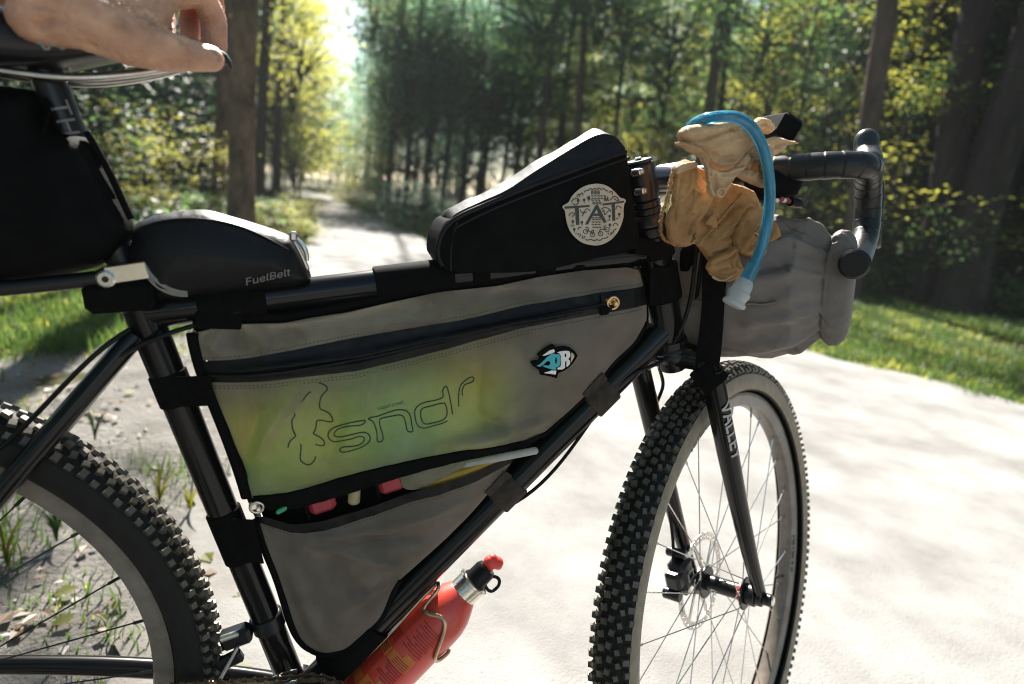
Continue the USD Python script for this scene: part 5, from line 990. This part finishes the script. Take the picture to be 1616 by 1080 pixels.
# ------------------------------------------------------------------ the pouch behind the seat post
pc_ = thing('seat_tube_pouch', 'black domed pouch on the top tube in front of the seat post', 'pouch')
PO = [(205,400),(208,378),(213,357),(240,341),(280,334),(322,331),(360,340),(410,355),(450,369),(464,378),(478,402),(490,432),(489,443),(470,452),(420,458),(340,466),(275,473),(245,468),(225,448),(212,425)]
body = sculpt(PO, -.004, .036, .05, .0035, wr=.0022, ws=26, seed=4, creases=[([(270, 345), (300, 350)], .002, .004), ([(330, 352), (350, 362)], -.002, .004), ([(400, 372), (412, 390)], .0015, .004), ([(430, 380), (442, 395)], -.002, .004), ([(452, 380), (470, 440)], -.003, .003), ([(235, 430), (300, 465)], .002, .006)])
obj('body', body, 'lid_fabric', pc_, True)
rp_ = at(0, 0)
def pouch_pt(px, py, lift=0.):
    q = px2([(px, py)], -.04)[0]; d, k = cKDTree(body.vertices[body.vertices[:, 1] < -.004][:, [0, 2]]).query(q, 5); v = body.vertices[body.vertices[:, 1] < -.004][k]; return A([q[0], (v[:, 1]).mean()-lift, q[1]])
obj('lid_seam', tube([pouch_pt(*q, .0005) for q in ((216, 362), (260, 350), (322, 349), (380, 362), (430, 384), (455, 398))], .0013, 8, n=60), 'zip_black', pc_, True)
for d_ in (0, 9): obj('reflective_piping', strip([pouch_pt(*q, .0012) for q in ((226, 420+d_), (240, 440+d_), (262, 456+d_*.9), (292, 466+d_*.5))], .0035, A([0, -1., 0]), .0006, 30), 'print_grey', pc_, True)
c = pouch_pt(463, 376, .004); obj('zip_pull', [rbox((.008, .008, .010), .002, frame4(c, A([1., 0, 0]), A([0, 1., 0]), A([0, 0, 1.]))), tube([c, c+A([.010, -.002, -.010]), c+A([.014, -.002, -.024])], [.0018, .0030, .0020], 8, n=12)], 'steel', pc_)
zl = [pouch_pt(*q, .001) for q in ((460, 378), (474, 402), (486, 430))]; obj('zip_teeth', tube(zl, .0022, 8, n=30), 'steel', pc_, True)
o = pouch_pt(386, 453, .0034); e = pouch_pt(449, 438, .0034)-o; ln = np.linalg.norm(e)
obj('lettering', letters('FuelBelt', .0075, place_plane(o, e, [0, -.12, 1], [0, -1, -.1]), .0007, stretch=ln/.0345, bold=False), 'print_grey', pc_, False)
for xa, xb in ((-.085, -.045),): obj('strap', sleeve(ttp(xa), ttp(xb), .0215, sides=26), 'webbing', pc_, 50)
obj('strap', strip([at(212, 420, -.020), at(225, 440, -.02), at(228, 470, -.018)], .03, A([0, -1., 0]), .002, 12), 'webbing', pc_, True)

# ------------------------------------------------------------------ the bag under the saddle
sb = thing('seat_pack', 'large black bag hanging under the saddle behind the seat post', 'seat bag')
SP = [(-330,150),(-200,110),(-60,128),(30,140),(62,148),(78,180),(100,205),(141,216),(170,265),(207,345),(210,372),(195,395),(168,415),(120,430),(60,440),(0,445),(-120,430),(-300,330)]
obj('body', sculpt(SP, .0, .062, .06, .006, wr=.004, ws=14, seed=8, creases=[([(150, 240), (200, 350)], .003, .006), ([(120, 425), (190, 380)], .006, .01), ([(20, 160), (-60, 430)], -.004, .01)]), 'shell_black', sb, True)
obj('edge_binding', tube([at(136, 208, -.012), at(141, 216, -.012), at(168, 264, -.012), at(190, 310, -.012), at(207, 346, -.012)], .0032, 10, n=40), 'webbing', sb, True)
obj('strap', tube([at(62, 150, .0), at(75, 180, -.02), at(64, 215, -.03)], .006, 8, n=16, flat=.3), 'webbing', sb, 60)
obj('base_strut', tube([at(-300, 470, -.030), at(0, 455, -.030), at(150, 440, -.030), at(178, 436, -.030)], .0075, 14, n=20), 'carbon_black', sb, 60)
obj('mount', rbox((.060, .052, .030), .006, frame4(at(196, 463, -.012), nrm([1, 0, .12]), A([0, 1, 0]), nrm([-.12, 0, 1]))), 'nylon_black', sb)
obj('bracket', rbox((.036, .003, .017), .001, frame4(at(200, 431, -.034), nrm([1, 0, .22]), A([0, 1, 0]), nrm([-.22, 0, 1]))), 'bright_alloy', sb)
c = at(168, 440, -.034); bo_ = obj('bolt', [revolve([(0, 0), (.0085, 0), (.0085, .003), (.0065, .0045), (.0030, .0045), (.0026, .002), (0, .002)], frame4(c, A([1., 0, 0]), A([0, 0, 1.]), A([0, -1., 0])), 24)], 'steel', sb, 30)
obj('bolt_washer', rcyl(c+A([0, .002, 0]), c+A([0, -.0005, 0]), .0105), 'zip_black', sb)

# ------------------------------------------------------------------ the roll on the handlebar
hr = thing('handlebar_roll', 'grey fabric dry bag rolled across the front of the handlebar', 'handlebar bag')
E0 = A([.612, -.087, .874]); RH = nrm(A([.533, -.846, .10])); FHn = nrm(np.cross(A([0, 0, 1.]), RH)); 
if FHn@FW < 0: FHn = -FHn
UHn = np.cross(RH, FHn); UHn = UHn*np.sign(UHn[2])
ts = np.r_[np.linspace(-.36, -.04, 44), np.linspace(-.035, .034, 40)]; NA = 120; an = np.linspace(0, 2*np.pi, NA, endpoint=False); V = []
for s in ts:
    up = np.interp(s, [-.36, -.345, -.32, -.2, -.06, -.02, -.006, .004, .009, .014, .024, .031, .034], [.03, .066, .086, .094, .095, .088, .074, .063, .068, .071, .070, .062, .050])
    fo = np.interp(s, [-.36, -.345, -.32, -.2, -.06, -.02, -.006, .004, .009, .014, .024, .031, .034], [.03, .066, .086, .092, .091, .074, .040, .024, .022, .021, .018, .015, .010])
    ca, sa = np.sign(np.cos(an))*np.abs(np.cos(an))**.92, np.sign(np.sin(an))*np.abs(np.sin(an))**.92
    pinch = np.exp(-((s+.012)/.055)**2); n2 = np.abs(meshkit.fbm(np.stack([np.cos(an)*4.5+s*9, np.sin(an)*4.5, np.full(NA, s*11)], 1), 3, 31)-.5); nn = meshkit.fbm(np.stack([np.cos(an)*3.2, np.sin(an)*3.2, np.full(NA, s*16)], 1), 4, 12)-.5
    fold = np.abs(np.sin(an*5.5+3*nn+s*14))**1.5
    rr = 1-.9*np.clip(.05-n2, 0, 1)*(.5+pinch)+.12*nn*(.45+pinch)-.16*pinch*fold*(s < .004)+.02*(meshkit.fbm(np.stack([np.cos(an)*9, np.sin(an)*9, np.full(NA, s*50)], 1), 2, 3)-.5)
    sag = -.012*np.exp(-((s+.16)/.1)**2)
    V.append(E0+RH*s+UHn*sag+(UHn*(up*sa*rr)[:, None]+FHn*(fo*ca*rr)[:, None]))
m_ = len(ts); i, j = np.meshgrid(np.arange(m_-1), np.arange(NA), indexing='ij'); q = np.stack([i*NA+j, i*NA+(j+1) % NA, (i+1)*NA+(j+1) % NA, (i+1)*NA+j], -1).reshape(-1, 4)
Vs = np.vstack(V); nV = len(Vs); Vs = np.vstack([Vs, V[0].mean(0), V[-1].mean(0)]); k = np.arange(NA)
q3 = np.vstack([q[:, [0, 1, 2]], q[:, [0, 2, 3]], np.stack([(k+1) % NA, k, np.full(NA, nV)], 1), np.stack([(m_-1)*NA+k, (m_-1)*NA+(k+1) % NA, np.full(NA, nV+1)], 1)])
roll = tm(Vs, q3); 
if trimesh.Trimesh(Vs, q3).volume < 0: q3 = q3[:, ::-1]; roll = tm(Vs, q3)
obj('dry_bag', roll, 'roll_grey', hr, True); ROLLV = cKDTree(roll.vertices)
rollp = lambda s, a, lift=.001: E0+RH*s+UHn*(np.interp(s, [-.36, -.32, -.2, -.06, -.02, .004, .012, .034], [.03, .086, .094, .095, .088, .063, .071, .05])+lift)*math.sin(a)+FHn*(np.interp(s, [-.36, -.32, -.2, -.06, -.02, .004, .012, .034], [.03, .086, .092, .091, .074, .024, .021, .01])+lift)*math.cos(a)
obj('closing_strap', strip([rollp(.028, a, .004) for a in np.linspace(1.2, -1.3, 12)], .012, RH, .0015, 40), 'webbing', hr, True)
obj('strap', tube([rollp(-.185, a, .004) for a in np.linspace(0, 2*np.pi, 40)], .010, 8, flat=.25, up=RH, caps=False), 'webbing', hr, True)
for a_ in (3.32, 5.2):
    sm_ = []
    for s_ in np.linspace(-.33, -.03, 60):
        q_ = E0+RH*s_+(UHn*math.sin(a_)+FHn*math.cos(a_))*.12; ring_ = V[int(np.argmin(np.abs(ts-s_)))]; sm_.append(ring_[np.argmin(np.linalg.norm(ring_-q_, axis=1))])
    sm_ = A(sm_); sm_ = np.stack([np.convolve(np.pad(sm_[:, k], 3, mode='edge'), np.ones(7)/7, 'valid') for k in range(3)], 1); obj('seam', tube(sm_, .0018, 7), 'roll_grey', hr, True)
# broad harness strap from the bar down to the fork crown
hs = [at(1135, 330, -.04), at(1128, 420, -.050), at(1124, 500, -.052), at(1118, 560, -.048), at(1112, 612, -.040)]
obj('harness_strap', strip(hs, [.034, .030, .027, .030, .030], nrm(CAM-hs[2]), .004, 30), 'webbing', hr, True)
obj('harness_strap', sleeve(hd(-.024, 0, .040), hd(-.050, 0, .058), .0195, sides=22), 'webbing', hr, 50)
obj('harness', sculpt([(1075,395),(1110,380),(1150,400),(1165,450),(1160,500),(1130,520),(1100,505),(1078,450)], -.005, .010, .02, .005, wr=.002, ws=30), 'nylon_black', hr, True)
# black box bag hung between the bar and the roll, and the beaded cord end lying on the roll
ab = thing('accessory_bag', 'small black bag under the bar between the glove and the grip', 'pouch')
obj('body', sculpt([(1185,268),(1215,262),(1255,262),(1262,285),(1250,312),(1215,322),(1190,318),(1178,295)], -.035, .020, .02, .004, wr=.002, ws=40, smoothed=False), 'nylon_black', ab, True)
mp = thing('map_case', 'black angular case end standing up behind the tan glove', 'case')
ca0 = at(1226, 204, .01); obj('case', rbox((.030, .060, .030), .004, frame4(ca0, nrm([1, -.1, -.42]), nrm([.1, 1, 0]), nrm(np.cross([1, -.1, -.42], [.1, 1, 0])))), 'shell_black', mp)
bc = thing('beaded_cord', 'red and white beaded cord lying on top of the grey roll', 'cord'); ba, bb_ = at(1212, 327, -.065), at(1245, 318, -.060)
for k in range(9):
    f = k/8; obj('bead', trimesh.creation.icosphere(1, .0030).apply_translation(ba+(bb_-ba)*f+A([0, 0, .004*math.sin(f*3.1)+.0015*(k % 2)])), 'bead_red' if k % 3 else 'patch_white', bc, True)
obj('cord_lock', tube([bb_+A([.002, 0, 0]), at(1258, 320, -.058), at(1268, 326, -.056)], [.006, .007, .003], 10, n=8), 'zip_black', bc, 60)

# ------------------------------------------------------------------ leather gloves over the bar
def leather(par, outline, Y, mat, creases, th=.006, tilt=(0, 0), seed=1, wr=.0035, ws=75, rag=.0018, name='panel', back=.004, Rr=.0045, label=None, res=.0017):
    cr = [(l, a*1.15, w*.75) for l, a, w in creases]
    return obj(name, sculpt(outline, Y, th, Rr, res, creases=cr, wr=wr, ws=ws, back=back, seed=seed, rag=rag, power=.5, tilt=tilt, smoothed=True), mat, par, True, label)
def seam(par, px, Y, mat='leather_pale', r=.0011, jit=.0006, n=60, seed=0):
    q = spl([at(x, y, Y) for x, y in px], n); q = q+jit*2*(np.stack([meshkit.noise(q*900+k*7.3, seed) for k in range(3)], 1)-.5); return obj('seam', tube(q, r, 7), mat, par, True)
g1 = thing('leather_glove', 'tan leather glove hanging lower, rough cuff edge towards the stem', 'glove')
leather(g1, [(1098,262),(1120,268),(1150,285),(1182,300),(1192,325),(1200,350),(1196,378),(1186,404),(1164,402),(1156,392),(1158,414),(1164,424),(1150,438),(1134,442),(1122,424),(1108,398),(1098,380),(1092,340)], -.064, 'leather',
  [([(1104,388),(1118,368),(1140,345),(1165,318)], -.0045, .0030), ([(1112,392),(1150,352),(1178,312)], .0035, .0040), ([(1130,330),(1155,300),(1165,292)], -.0030, .0030), ([(1140,388),(1160,370),(1192,352)], -.0040, .0025), ([(1125,380),(1150,372),(1180,340)], -.0028, .0020), ([(1152,330),(1176,318),(1192,330)], -.003, .0022), ([(1120,345),(1128,310),(1140,285)], -.003, .0030), ([(1116,400),(1135,396),(1156,392)], -.004, .0022)], .008, (-.25, .12), 14)
leather(g1, [(1066,260),(1085,252),(1100,262),(1112,280),(1126,292),(1138,305),(1130,325),(1112,345),(1101,356),(1100,372),(1093,386),(1070,388),(1045,377),(1041,345),(1052,318),(1058,282)], -.079, 'leather',
  [([(1052,360),(1056,330),(1066,290),(1074,266)], -.0032, .0020), ([(1060,372),(1072,345),(1096,312),(1120,296)], .0035, .0040), ([(1075,378),(1090,350),(1108,330)], -.0030, .0024), ([(1082,372),(1097,362),(1092,352)], .0030, .0018), ([(1086,262),(1084,290),(1078,310)], -.0030, .0022), ([(1098,266),(1096,292),(1090,318)], .0025, .0025), ([(1066,352),(1080,336),(1100,336)], -.0020, .0020), ([(1070,320),(1092,300),(1110,288)], -.0022, .0022)], .007, (.35, .10), 33, label='cuff half of the glove, frayed hem')
for k in range(3): seam(g1, [(1063,266),(1058,286),(1051,318),(1043,345),(1046,375),(1070,386),(1092,384),(1098,370)], -.087+k*.003, 'leather_pale' if k == 1 else 'leather', .0016-.0003*k, .0022, 110, k)
leather(g1, [(1066,264),(1080,257),(1098,255),(1100,264),(1082,270),(1066,276)], -.088, 'leather_pale', [([(1070,268),(1084,264),(1098,260)], -.002, .0015)], .004, seed=6)
leather(g1, [(1168,352),(1176,336),(1192,328),(1205,340),(1204,354),(1196,362),(1190,372),(1196,384),(1188,396),(1176,402),(1162,398),(1158,376)], -.080, 'leather', [([(1166,390),(1178,368),(1196,346)], .0035, .0030), ([(1190,372),(1184,366),(1192,352)], -.005, .0018), ([(1172,396),(1186,380)], -.003, .0018), ([(1172,360),(1180,346)], -.003, .002)], .007, (-.3, .2), 3, name='finger')
leather(g1, [(1200,330),(1212,344),(1221,352),(1224,368),(1216,380),(1204,384),(1192,378),(1200,366),(1206,354)], -.070, 'leather', [([(1204,378),(1214,362),(1214,350)], -.004, .0022), ([(1196,374),(1208,364)], .003, .002)], .007, (-.5, .1), 4, name='finger')
leather(g1, [(1118,420),(1124,408),(1140,398),(1153,388),(1158,400),(1156,416),(1166,425),(1152,437),(1138,443),(1124,435)], -.079, 'leather', [([(1155,392),(1146,408),(1152,422)], -.004, .0018), ([(1128,436),(1146,436),(1160,427)], .003, .0018), ([(1124,418),(1138,410),(1150,404)], -.003, .0018), ([(1132,428),(1146,420)], -.0025, .0015)], .006, (-.2, -.3), 5, name='finger')
seam(g1, [(1100,388),(1120,366),(1146,336),(1172,306)], -.0725, 'leather', .0013); seam(g1, [(1124,436),(1140,442),(1152,437),(1165,426)], -.083, 'leather_pale', .0014); seam(g1, [(1188,370),(1184,378),(1190,386),(1197,380),(1196,371),(1189,369)], -.087, 'leather_pale', .0013)
leather(g1, [(1112,352),(1128,336),(1131,360),(1120,357)], -.0745, 'leather', [], .0022, wr=.001)
g2 = thing('leather_glove', 'paler tan leather glove folded over the top of the bar under the hose', 'glove')
leather(g2, [(1064,216),(1070,203),(1092,197),(1120,193),(1150,190),(1182,198),(1197,212),(1203,226),(1188,236),(1176,248),(1168,262),(1150,270),(1130,268),(1116,258),(1100,242),(1078,232)], -.088, 'leather_pale',
  [([(1072,226),(1098,222),(1130,210),(1162,200)], -.0040, .0022), ([(1104,236),(1128,250),(1152,250),(1176,236)], -.0035, .0030), ([(1110,240),(1150,222),(1180,214)], .0030, .0050), ([(1120,258),(1140,260),(1160,254)], .0030, .0022), ([(1160,204),(1176,214),(1192,226)], -.0030, .0022), ([(1082,212),(1110,204)], .002, .003), ([(1136,200),(1150,208),(1160,220)], -.0020, .0020)], .012, (.10, -.25), 21, Rr=.009, name='palm')
leather(g2, [(1066,224),(1084,224),(1100,232),(1112,246),(1122,262),(1138,270),(1158,264),(1168,262),(1162,274),(1154,282),(1150,296),(1142,308),(1130,312),(1121,300),(1117,282),(1110,262),(1098,246),(1080,238)], -.097, 'leather_pale',
  [([(1072,230),(1094,234),(1108,250),(1117,272),(1124,300)], .0035, .0024), ([(1124,272),(1128,290),(1132,306)], -.0035, .0020), ([(1130,276),(1146,276),(1162,268)], -.0035, .0018), ([(1140,300),(1150,284),(1164,270)], .0030, .0022), ([(1112,256),(1124,268)], -.003, .0018), ([(1128,282),(1142,286)], -.002, .0014)], .006, (-.15, -.35), 23, name='turned_hem')
seam(g2, [(1066,228),(1086,229),(1102,238),(1112,252),(1119,272),(1122,296),(1130,309)], -.1035, 'leather_pale', .0015, .0012); seam(g2, [(1072,224),(1100,219),(1130,208),(1160,199)], -.0985, 'leather', .0009)
seam(g2, [(1131,303),(1136,298),(1143,299),(1143,306),(1137,310),(1131,304)], -.105, 'leather_pale', .0017)
leather(g2, [(1160,262),(1170,246),(1184,232),(1202,226),(1212,236),(1210,258),(1206,278),(1198,296),(1178,287),(1164,276)], -.094, 'leather_pale', [([(1170,272),(1184,250),(1190,234)], -.0045, .0024), ([(1180,280),(1194,262),(1198,244)], .0035, .0028), ([(1190,284),(1202,266),(1206,250)], -.0040, .0022), ([(1184,232),(1180,242),(1190,250)], -.0040, .0018), ([(1166,264),(1180,266),(1196,276)], -.003, .0018)], .009, (-.35, .1), 17, name='finger')
leather(g2, [(1190,258),(1200,252),(1209,262),(1206,276),(1198,282),(1191,272)], -.104, 'leather', [([(1198,258),(1200,274)], -.003, .0018)], .004, (-.4, 0), 18, name='finger')
leather(g2, [(1182,196),(1194,186),(1206,188),(1216,196),(1220,204),(1212,213),(1200,208),(1188,206)], -.060, 'leather_pale', [([(1190,200),(1204,196),(1214,204)], -.003, .0018), ([(1198,190),(1206,204)], -.003, .0015)], .009, (0, -.4), 11, name='finger')
leather(g2, [(1204,234),(1210,220),(1224,217),(1238,221),(1254,227),(1238,231),(1233,240),(1222,247),(1210,243)], -.078, 'leather_pale', [([(1212,238),(1224,228),(1246,226)], -.003, .0018), ([(1216,222),(1226,236)], -.003, .0016)], .007, (-.2, -.3), 12, name='finger')
# ------------------------------------------------------------------ drinking hose
dh = thing('drinking_hose', 'blue drinking hose arching over the gloves, clear bite valve hanging down', 'hose')
hp = P3([(1078, 212, -.03), (1092, 198, -.06), (1118, 187, -.10), (1150, 184, -.112), (1180, 195, -.112), (1200, 224, -.114), (1211, 262, -.116), (1215, 310, -.116), (1211, 350, -.116), (1203, 385, -.116), (1190, 418, -.117)])
obj('hose', tube(hp, .0061, 20, n=120), 'hose_blue', dh, 60); obj('water_core', tube(hp, .0032, 14, n=120), 'hose_core', dh, 60)
d = nrm(at(1162, 472, -.118)-hp[-1]); T = frame4(hp[-1]-d*.003, nrm(np.cross([0, 1., 0], d)), np.cross(d, nrm(np.cross([0, 1., 0], d))), d)
obj('collar', revolve([(.0061, 0), (.0076, .001), (.0078, .024), (.0068, .025)], T, 28), 'hose_blue', dh, 40)
obj('bite_valve', revolve([(.0078, .022), (.0100, .026), (.0108, .030), (.0108, .036), (.0128, .038), (.0128, .041), (.0110, .047), (.0118, .049), (.0135, .0505), (.0135, .0535), (.0115, .055), (.0, .054)], T, 28), 'valve_clear', dh, 40)

# ------------------------------------------------------------------ red fuel flask
fl = thing('fuel_bottle', 'red metal fuel flask with black cap in the cage under the down tube', 'bottle')
o = FX(-.030, BN); T = frame4(o, DTN, np.cross(DT, DTN), DT)
obj('flask', revolve([(0, 0), (BR*.86, 0), (BR*.97, .003), (BR, .009), (BR, .214), (BR*.975, .226), (BR*.88, .240), (BR*.72, .252), (.0215, .262), (.0200, .264), (0, .264)], T, 64), 'bottle_red', fl, 40)
obj('neck_band', revolve([(.0196, .262), (.0208, .263), (.0208, .280), (.0225, .281), (.0225, .284), (.0190, .285), (.0, .285)], T, 40), 'bright_alloy', fl, 40)
obj('cap', revolve([(.0175, .284), (.0175, .286), (.0150, .290), (.0148, .304), (.0125, .309), (.0, .309)], T, 32), 'zip_black', fl, 40)
sdv = np.cross(DT, DTN); cp = o+DT*.296+DTN*.013
obj('cap_loop', tube([cp+DTN*a+DT*b for a, b in ((0, -.004), (.012, -.010), (.019, -.008), (.020, .004), (.014, .010), (.003, .008))], .0024, 8, n=40), 'zip_black', fl, True)
obj('cap_top', [rcyl(o+DT*.309, o+DT*.316, .0075), hull_body([[(o+DT*.317-DTN*.003, .0095), (o+DT*.322+DTN*.006, .0085)], [(o+DT*.322-DTN*.004, .007), (o+DT*.320+DTN*.010, .006)]], .003, 6)], 'cap_red', fl, True)
nb_ = nrm(CAM-FX(.15, BN)); wrapf = place_tube(o, DT, BR+.0003, nb_)
def lab(name, s0, s1, v0, v1, mat, lift=.0002, th=.0003):
    n_ = max(1, int((v1-v0)/.004)); bx = MultiPolygon([shapely.box(s0, v0+(v1-v0)*k/n_, s1, v0+(v1-v0)*(k+1)/n_) for k in range(n_)]); m = flat_poly(bx, lambda p, h: wrapf(p, np.asarray(h)+lift), th); return obj(name, m, mat, fl, False)
lab('warning_label', .148, .162, -.020, .012, 'label_orange'); lab('warning_label', .162, .170, -.020, -.004, 'label_orange'); lab('warning_label', .146, .160, .014, .034, 'label_orange')
lab('warning_label', .098, .115, -.020, .014, 'label_orange'); lab('warning_label', .115, .123, -.020, -.002, 'label_orange'); lab('warning_label', .096, .110, .017, .036, 'label_orange')
pr_ = []
rng = np.random.default_rng(4)
for k in range(11): pr_.append(shapely.box(.174+k*.0038, -.022+.002*(k % 3), .1752+k*.0038, -.022+rng.uniform(.020, .034)))
for k in range(4): pr_.append(shapely.box(.166+k*.0042, .018, .1672+k*.0042, .018+rng.uniform(.010, .018)))
for k in range(4): pr_.append(shapely.box(.1495+k*.0028, -.018, .1506+k*.0028, .004)); pr_.append(shapely.box(.100+k*.0035, -.017, .1014+k*.0035, .006)); pr_.append(shapely.box(.148+k*.003, .017, .1492+k*.003, .030))
for k in range(7): pr_.append(shapely.box(.124+k*.0035, -.018, .1254+k*.0035, -.018+rng.uniform(.014, .028)))
cut_ = lambda b_: [shapely.box(b_.bounds[0], b_.bounds[1]+(b_.bounds[3]-b_.bounds[1])*k/5, b_.bounds[2], b_.bounds[1]+(b_.bounds[3]-b_.bounds[1])*(k+1)/5) for k in range(5)]
obj('small_print', flat_poly(MultiPolygon([q_ for b_ in pr_ for q_ in cut_(b_)]), lambda p, h: wrapf(p, np.asarray(h)+.0006), .0003), 'label_print', fl, False)

# ------------------------------------------------------------------ the hand on the saddle nose
pe = thing('person', 'bare left forearm and hand gripping the nose of the black saddle', 'person')
h_ = lambda x, y, Y: at(x, y, Y)
wr0, wr1 = h_(10, -40, -.055), h_(30, -95, .0)
bones = [
 [(h_(-330, -330, -.16), .046), (h_(-150, -170, -.10), .041)], [(h_(-150, -170, -.10), .041), (h_(28, -40, -.045), .029), (h_(38, -70, -.01), .027)],
 [(h_(28, -40, -.045), .029), (h_(38, -70, -.01), .027), (h_(115, -10, -.045), .030), (h_(130, -40, .0), .026)],
 [(h_(115, -10, -.045), .030), (h_(130, -40, .0), .026), (h_(252, -14, -.012), .0165), (h_(240, -30, .012), .0155), (h_(225, -40, .035), .014)],
 [(h_(60, 25, -.066), .022), (h_(125, 28, -.068), .024), (h_(90, -20, -.05), .022)],                                  # heel of the thumb
 [(h_(125, 28, -.068), .024), (h_(205, 62, -.062), .0215)], [(h_(150, 10, -.05), .022), (h_(205, 62, -.062), .020), (h_(225, 15, -.035), .018)],
 [(h_(205, 62, -.062), .0215), (h_(258, 80, -.054), .0175)], [(h_(258, 80, -.054), .0175), (h_(302, 88, -.045), .0140)], [(h_(302, 88, -.045), .0140), (h_(333, 92, -.036), .0112)],
 [(h_(230, 20, -.035), .018), (h_(252, -10, -.015), .017), (h_(205, 55, -.055), .018)],
 [(h_(252, -14, -.012), .0165), (h_(318, -12, .004), .0128)], [(h_(318, -12, .004), .0128), (h_(338, 32, .016), .0112)], [(h_(338, 32, .016), .0112), (h_(344, 74, .017), .0096)],
 [(h_(240, -30, .012), .0155), (h_(326, -42, .038), .0135)], [(h_(326, -42, .038), .0135), (h_(334, 16, .044), .0115)], [(h_(334, 16, .044), .0115), (h_(334, 70, .034), .0098)],  # middle and ring knuckles, out of view, are raised to shade the thumb
 [(h_(225, -40, .035), .014), (h_(318, -52, .062), .0125)], [(h_(318, -52, .062), .0125), (h_(314, 18, .062), .0105)], [(h_(300, 25, .060), .0100), (h_(300, 66, .044), .0088)],
 [(h_(205, -35, .048), .0125), (h_(245, -10, .074), .0105)], [(h_(245, -10, .074), .0105), (h_(262, 30, .070), .0090)], [(h_(262, 30, .070), .0090), (h_(265, 60, .054), .0080)],
]
hand = hull_body(bones, .0024, 12); v = A(hand.vertices); vn = A(hand.vertex_normals)
def hcr(v, pts, depth, w):
    L = tube([h_(*p) for p in pts], .0002, 3, n=40).vertices; d = cKDTree(L).query(v)[0]; return depth*np.exp(-(d/w)**2)
dsp = .0030*(meshkit.fbm(v*55, 4, 5)-.5)+.0010*(meshkit.fbm(v*A([260, 260, 420]), 2, 6)-.5)+hcr(v, [(287, 62, -.062), (290, 85, -.066), (286, 108, -.06)], -.0034, .0022)+hcr(v, [(297, 66, -.06), (299, 85, -.062), (296, 106, -.058)], -.0030, .0020)+hcr(v, [(60, 45, -.085), (110, 40, -.095), (130, 55, -.095), (145, 80, -.08)], -.0050, .0040)+hcr(v, [(30, 5, -.08), (90, 20, -.092), (115, 42, -.095)], -.0038, .003)+hcr(v, [(268, 105, -.062), (276, 96, -.07)], -.0022, .0022)+hcr(v, [(150, 60, -.1), (210, 78, -.09)], .0016, .010)+hcr(v, [(180, 5, -.07), (262, 8, -.03)], .0036, .0042)+hcr(v, [(120, 0, -.085), (200, 20, -.07)], .0030, .0034)+hcr(v, [(308, 70, -.055), (310, 88, -.058), (308, 106, -.052)], -.0010, .0012)+hcr(v, [(270, 60, -.07), (288, 78, -.07)], .0024, .007)
hand.vertices = v+vn*dsp[:, None]
obj('body', tm(hand.vertices, hand.faces), 'skin', pe, True)
tn = h_(326, 90, -.0470); nlp = hull_body([[(tn+A([-.008, .0012, -.003]), .0052), (tn+A([.006, .0062, .0]), .0058)], [(tn+A([-.008, 0, .004]), .0045), (tn+A([.006, .0045, .004]), .0045)]], .002, 4)
obj('thumb_nail', nlp, 'nail', pe, True)
# fine sunlit hairs on the back of the hand
rng = np.random.default_rng(19); hv, hnn = A(hand.vertices), A(hand.vertex_normals); sel = np.where((hv[:, 0] > h_(140, 0, -.04)[0]) & (hv[:, 0] < h_(268, 0, -.03)[0]) & (hnn[:, 2] > .25) & (hv[:, 1] < .03))[0]
pts, cnt = [], []
for k in rng.choice(sel, min(900, len(sel)), replace=False):
    d = nrm(hnn[k]*.5+A([.5, -.3, -.3])+rng.normal(0, .25, 3)); L = rng.uniform(.004, .009); pts += [hv[k], hv[k]+d*L*.5, hv[k]+d*L+hnn[k]*-.001]; cnt.append(3)
bcv = UsdGeom.BasisCurves.Define(stage, str(pe.GetPath())+'/arm_hair'); bcv.CreateTypeAttr('linear'); bcv.CreateCurveVertexCountsAttr(cnt); bcv.CreatePointsAttr(Vt.Vec3fArray.FromNumpy(A(pts, np.float32))); bcv.CreateWidthsAttr([.00028]); bcv.SetWidthsInterpolation('constant')
UsdShade.MaterialBindingAPI.Apply(bcv.GetPrim()).Bind(M['patch_tan']); tag(bcv.GetPrim(), kind='stuff')
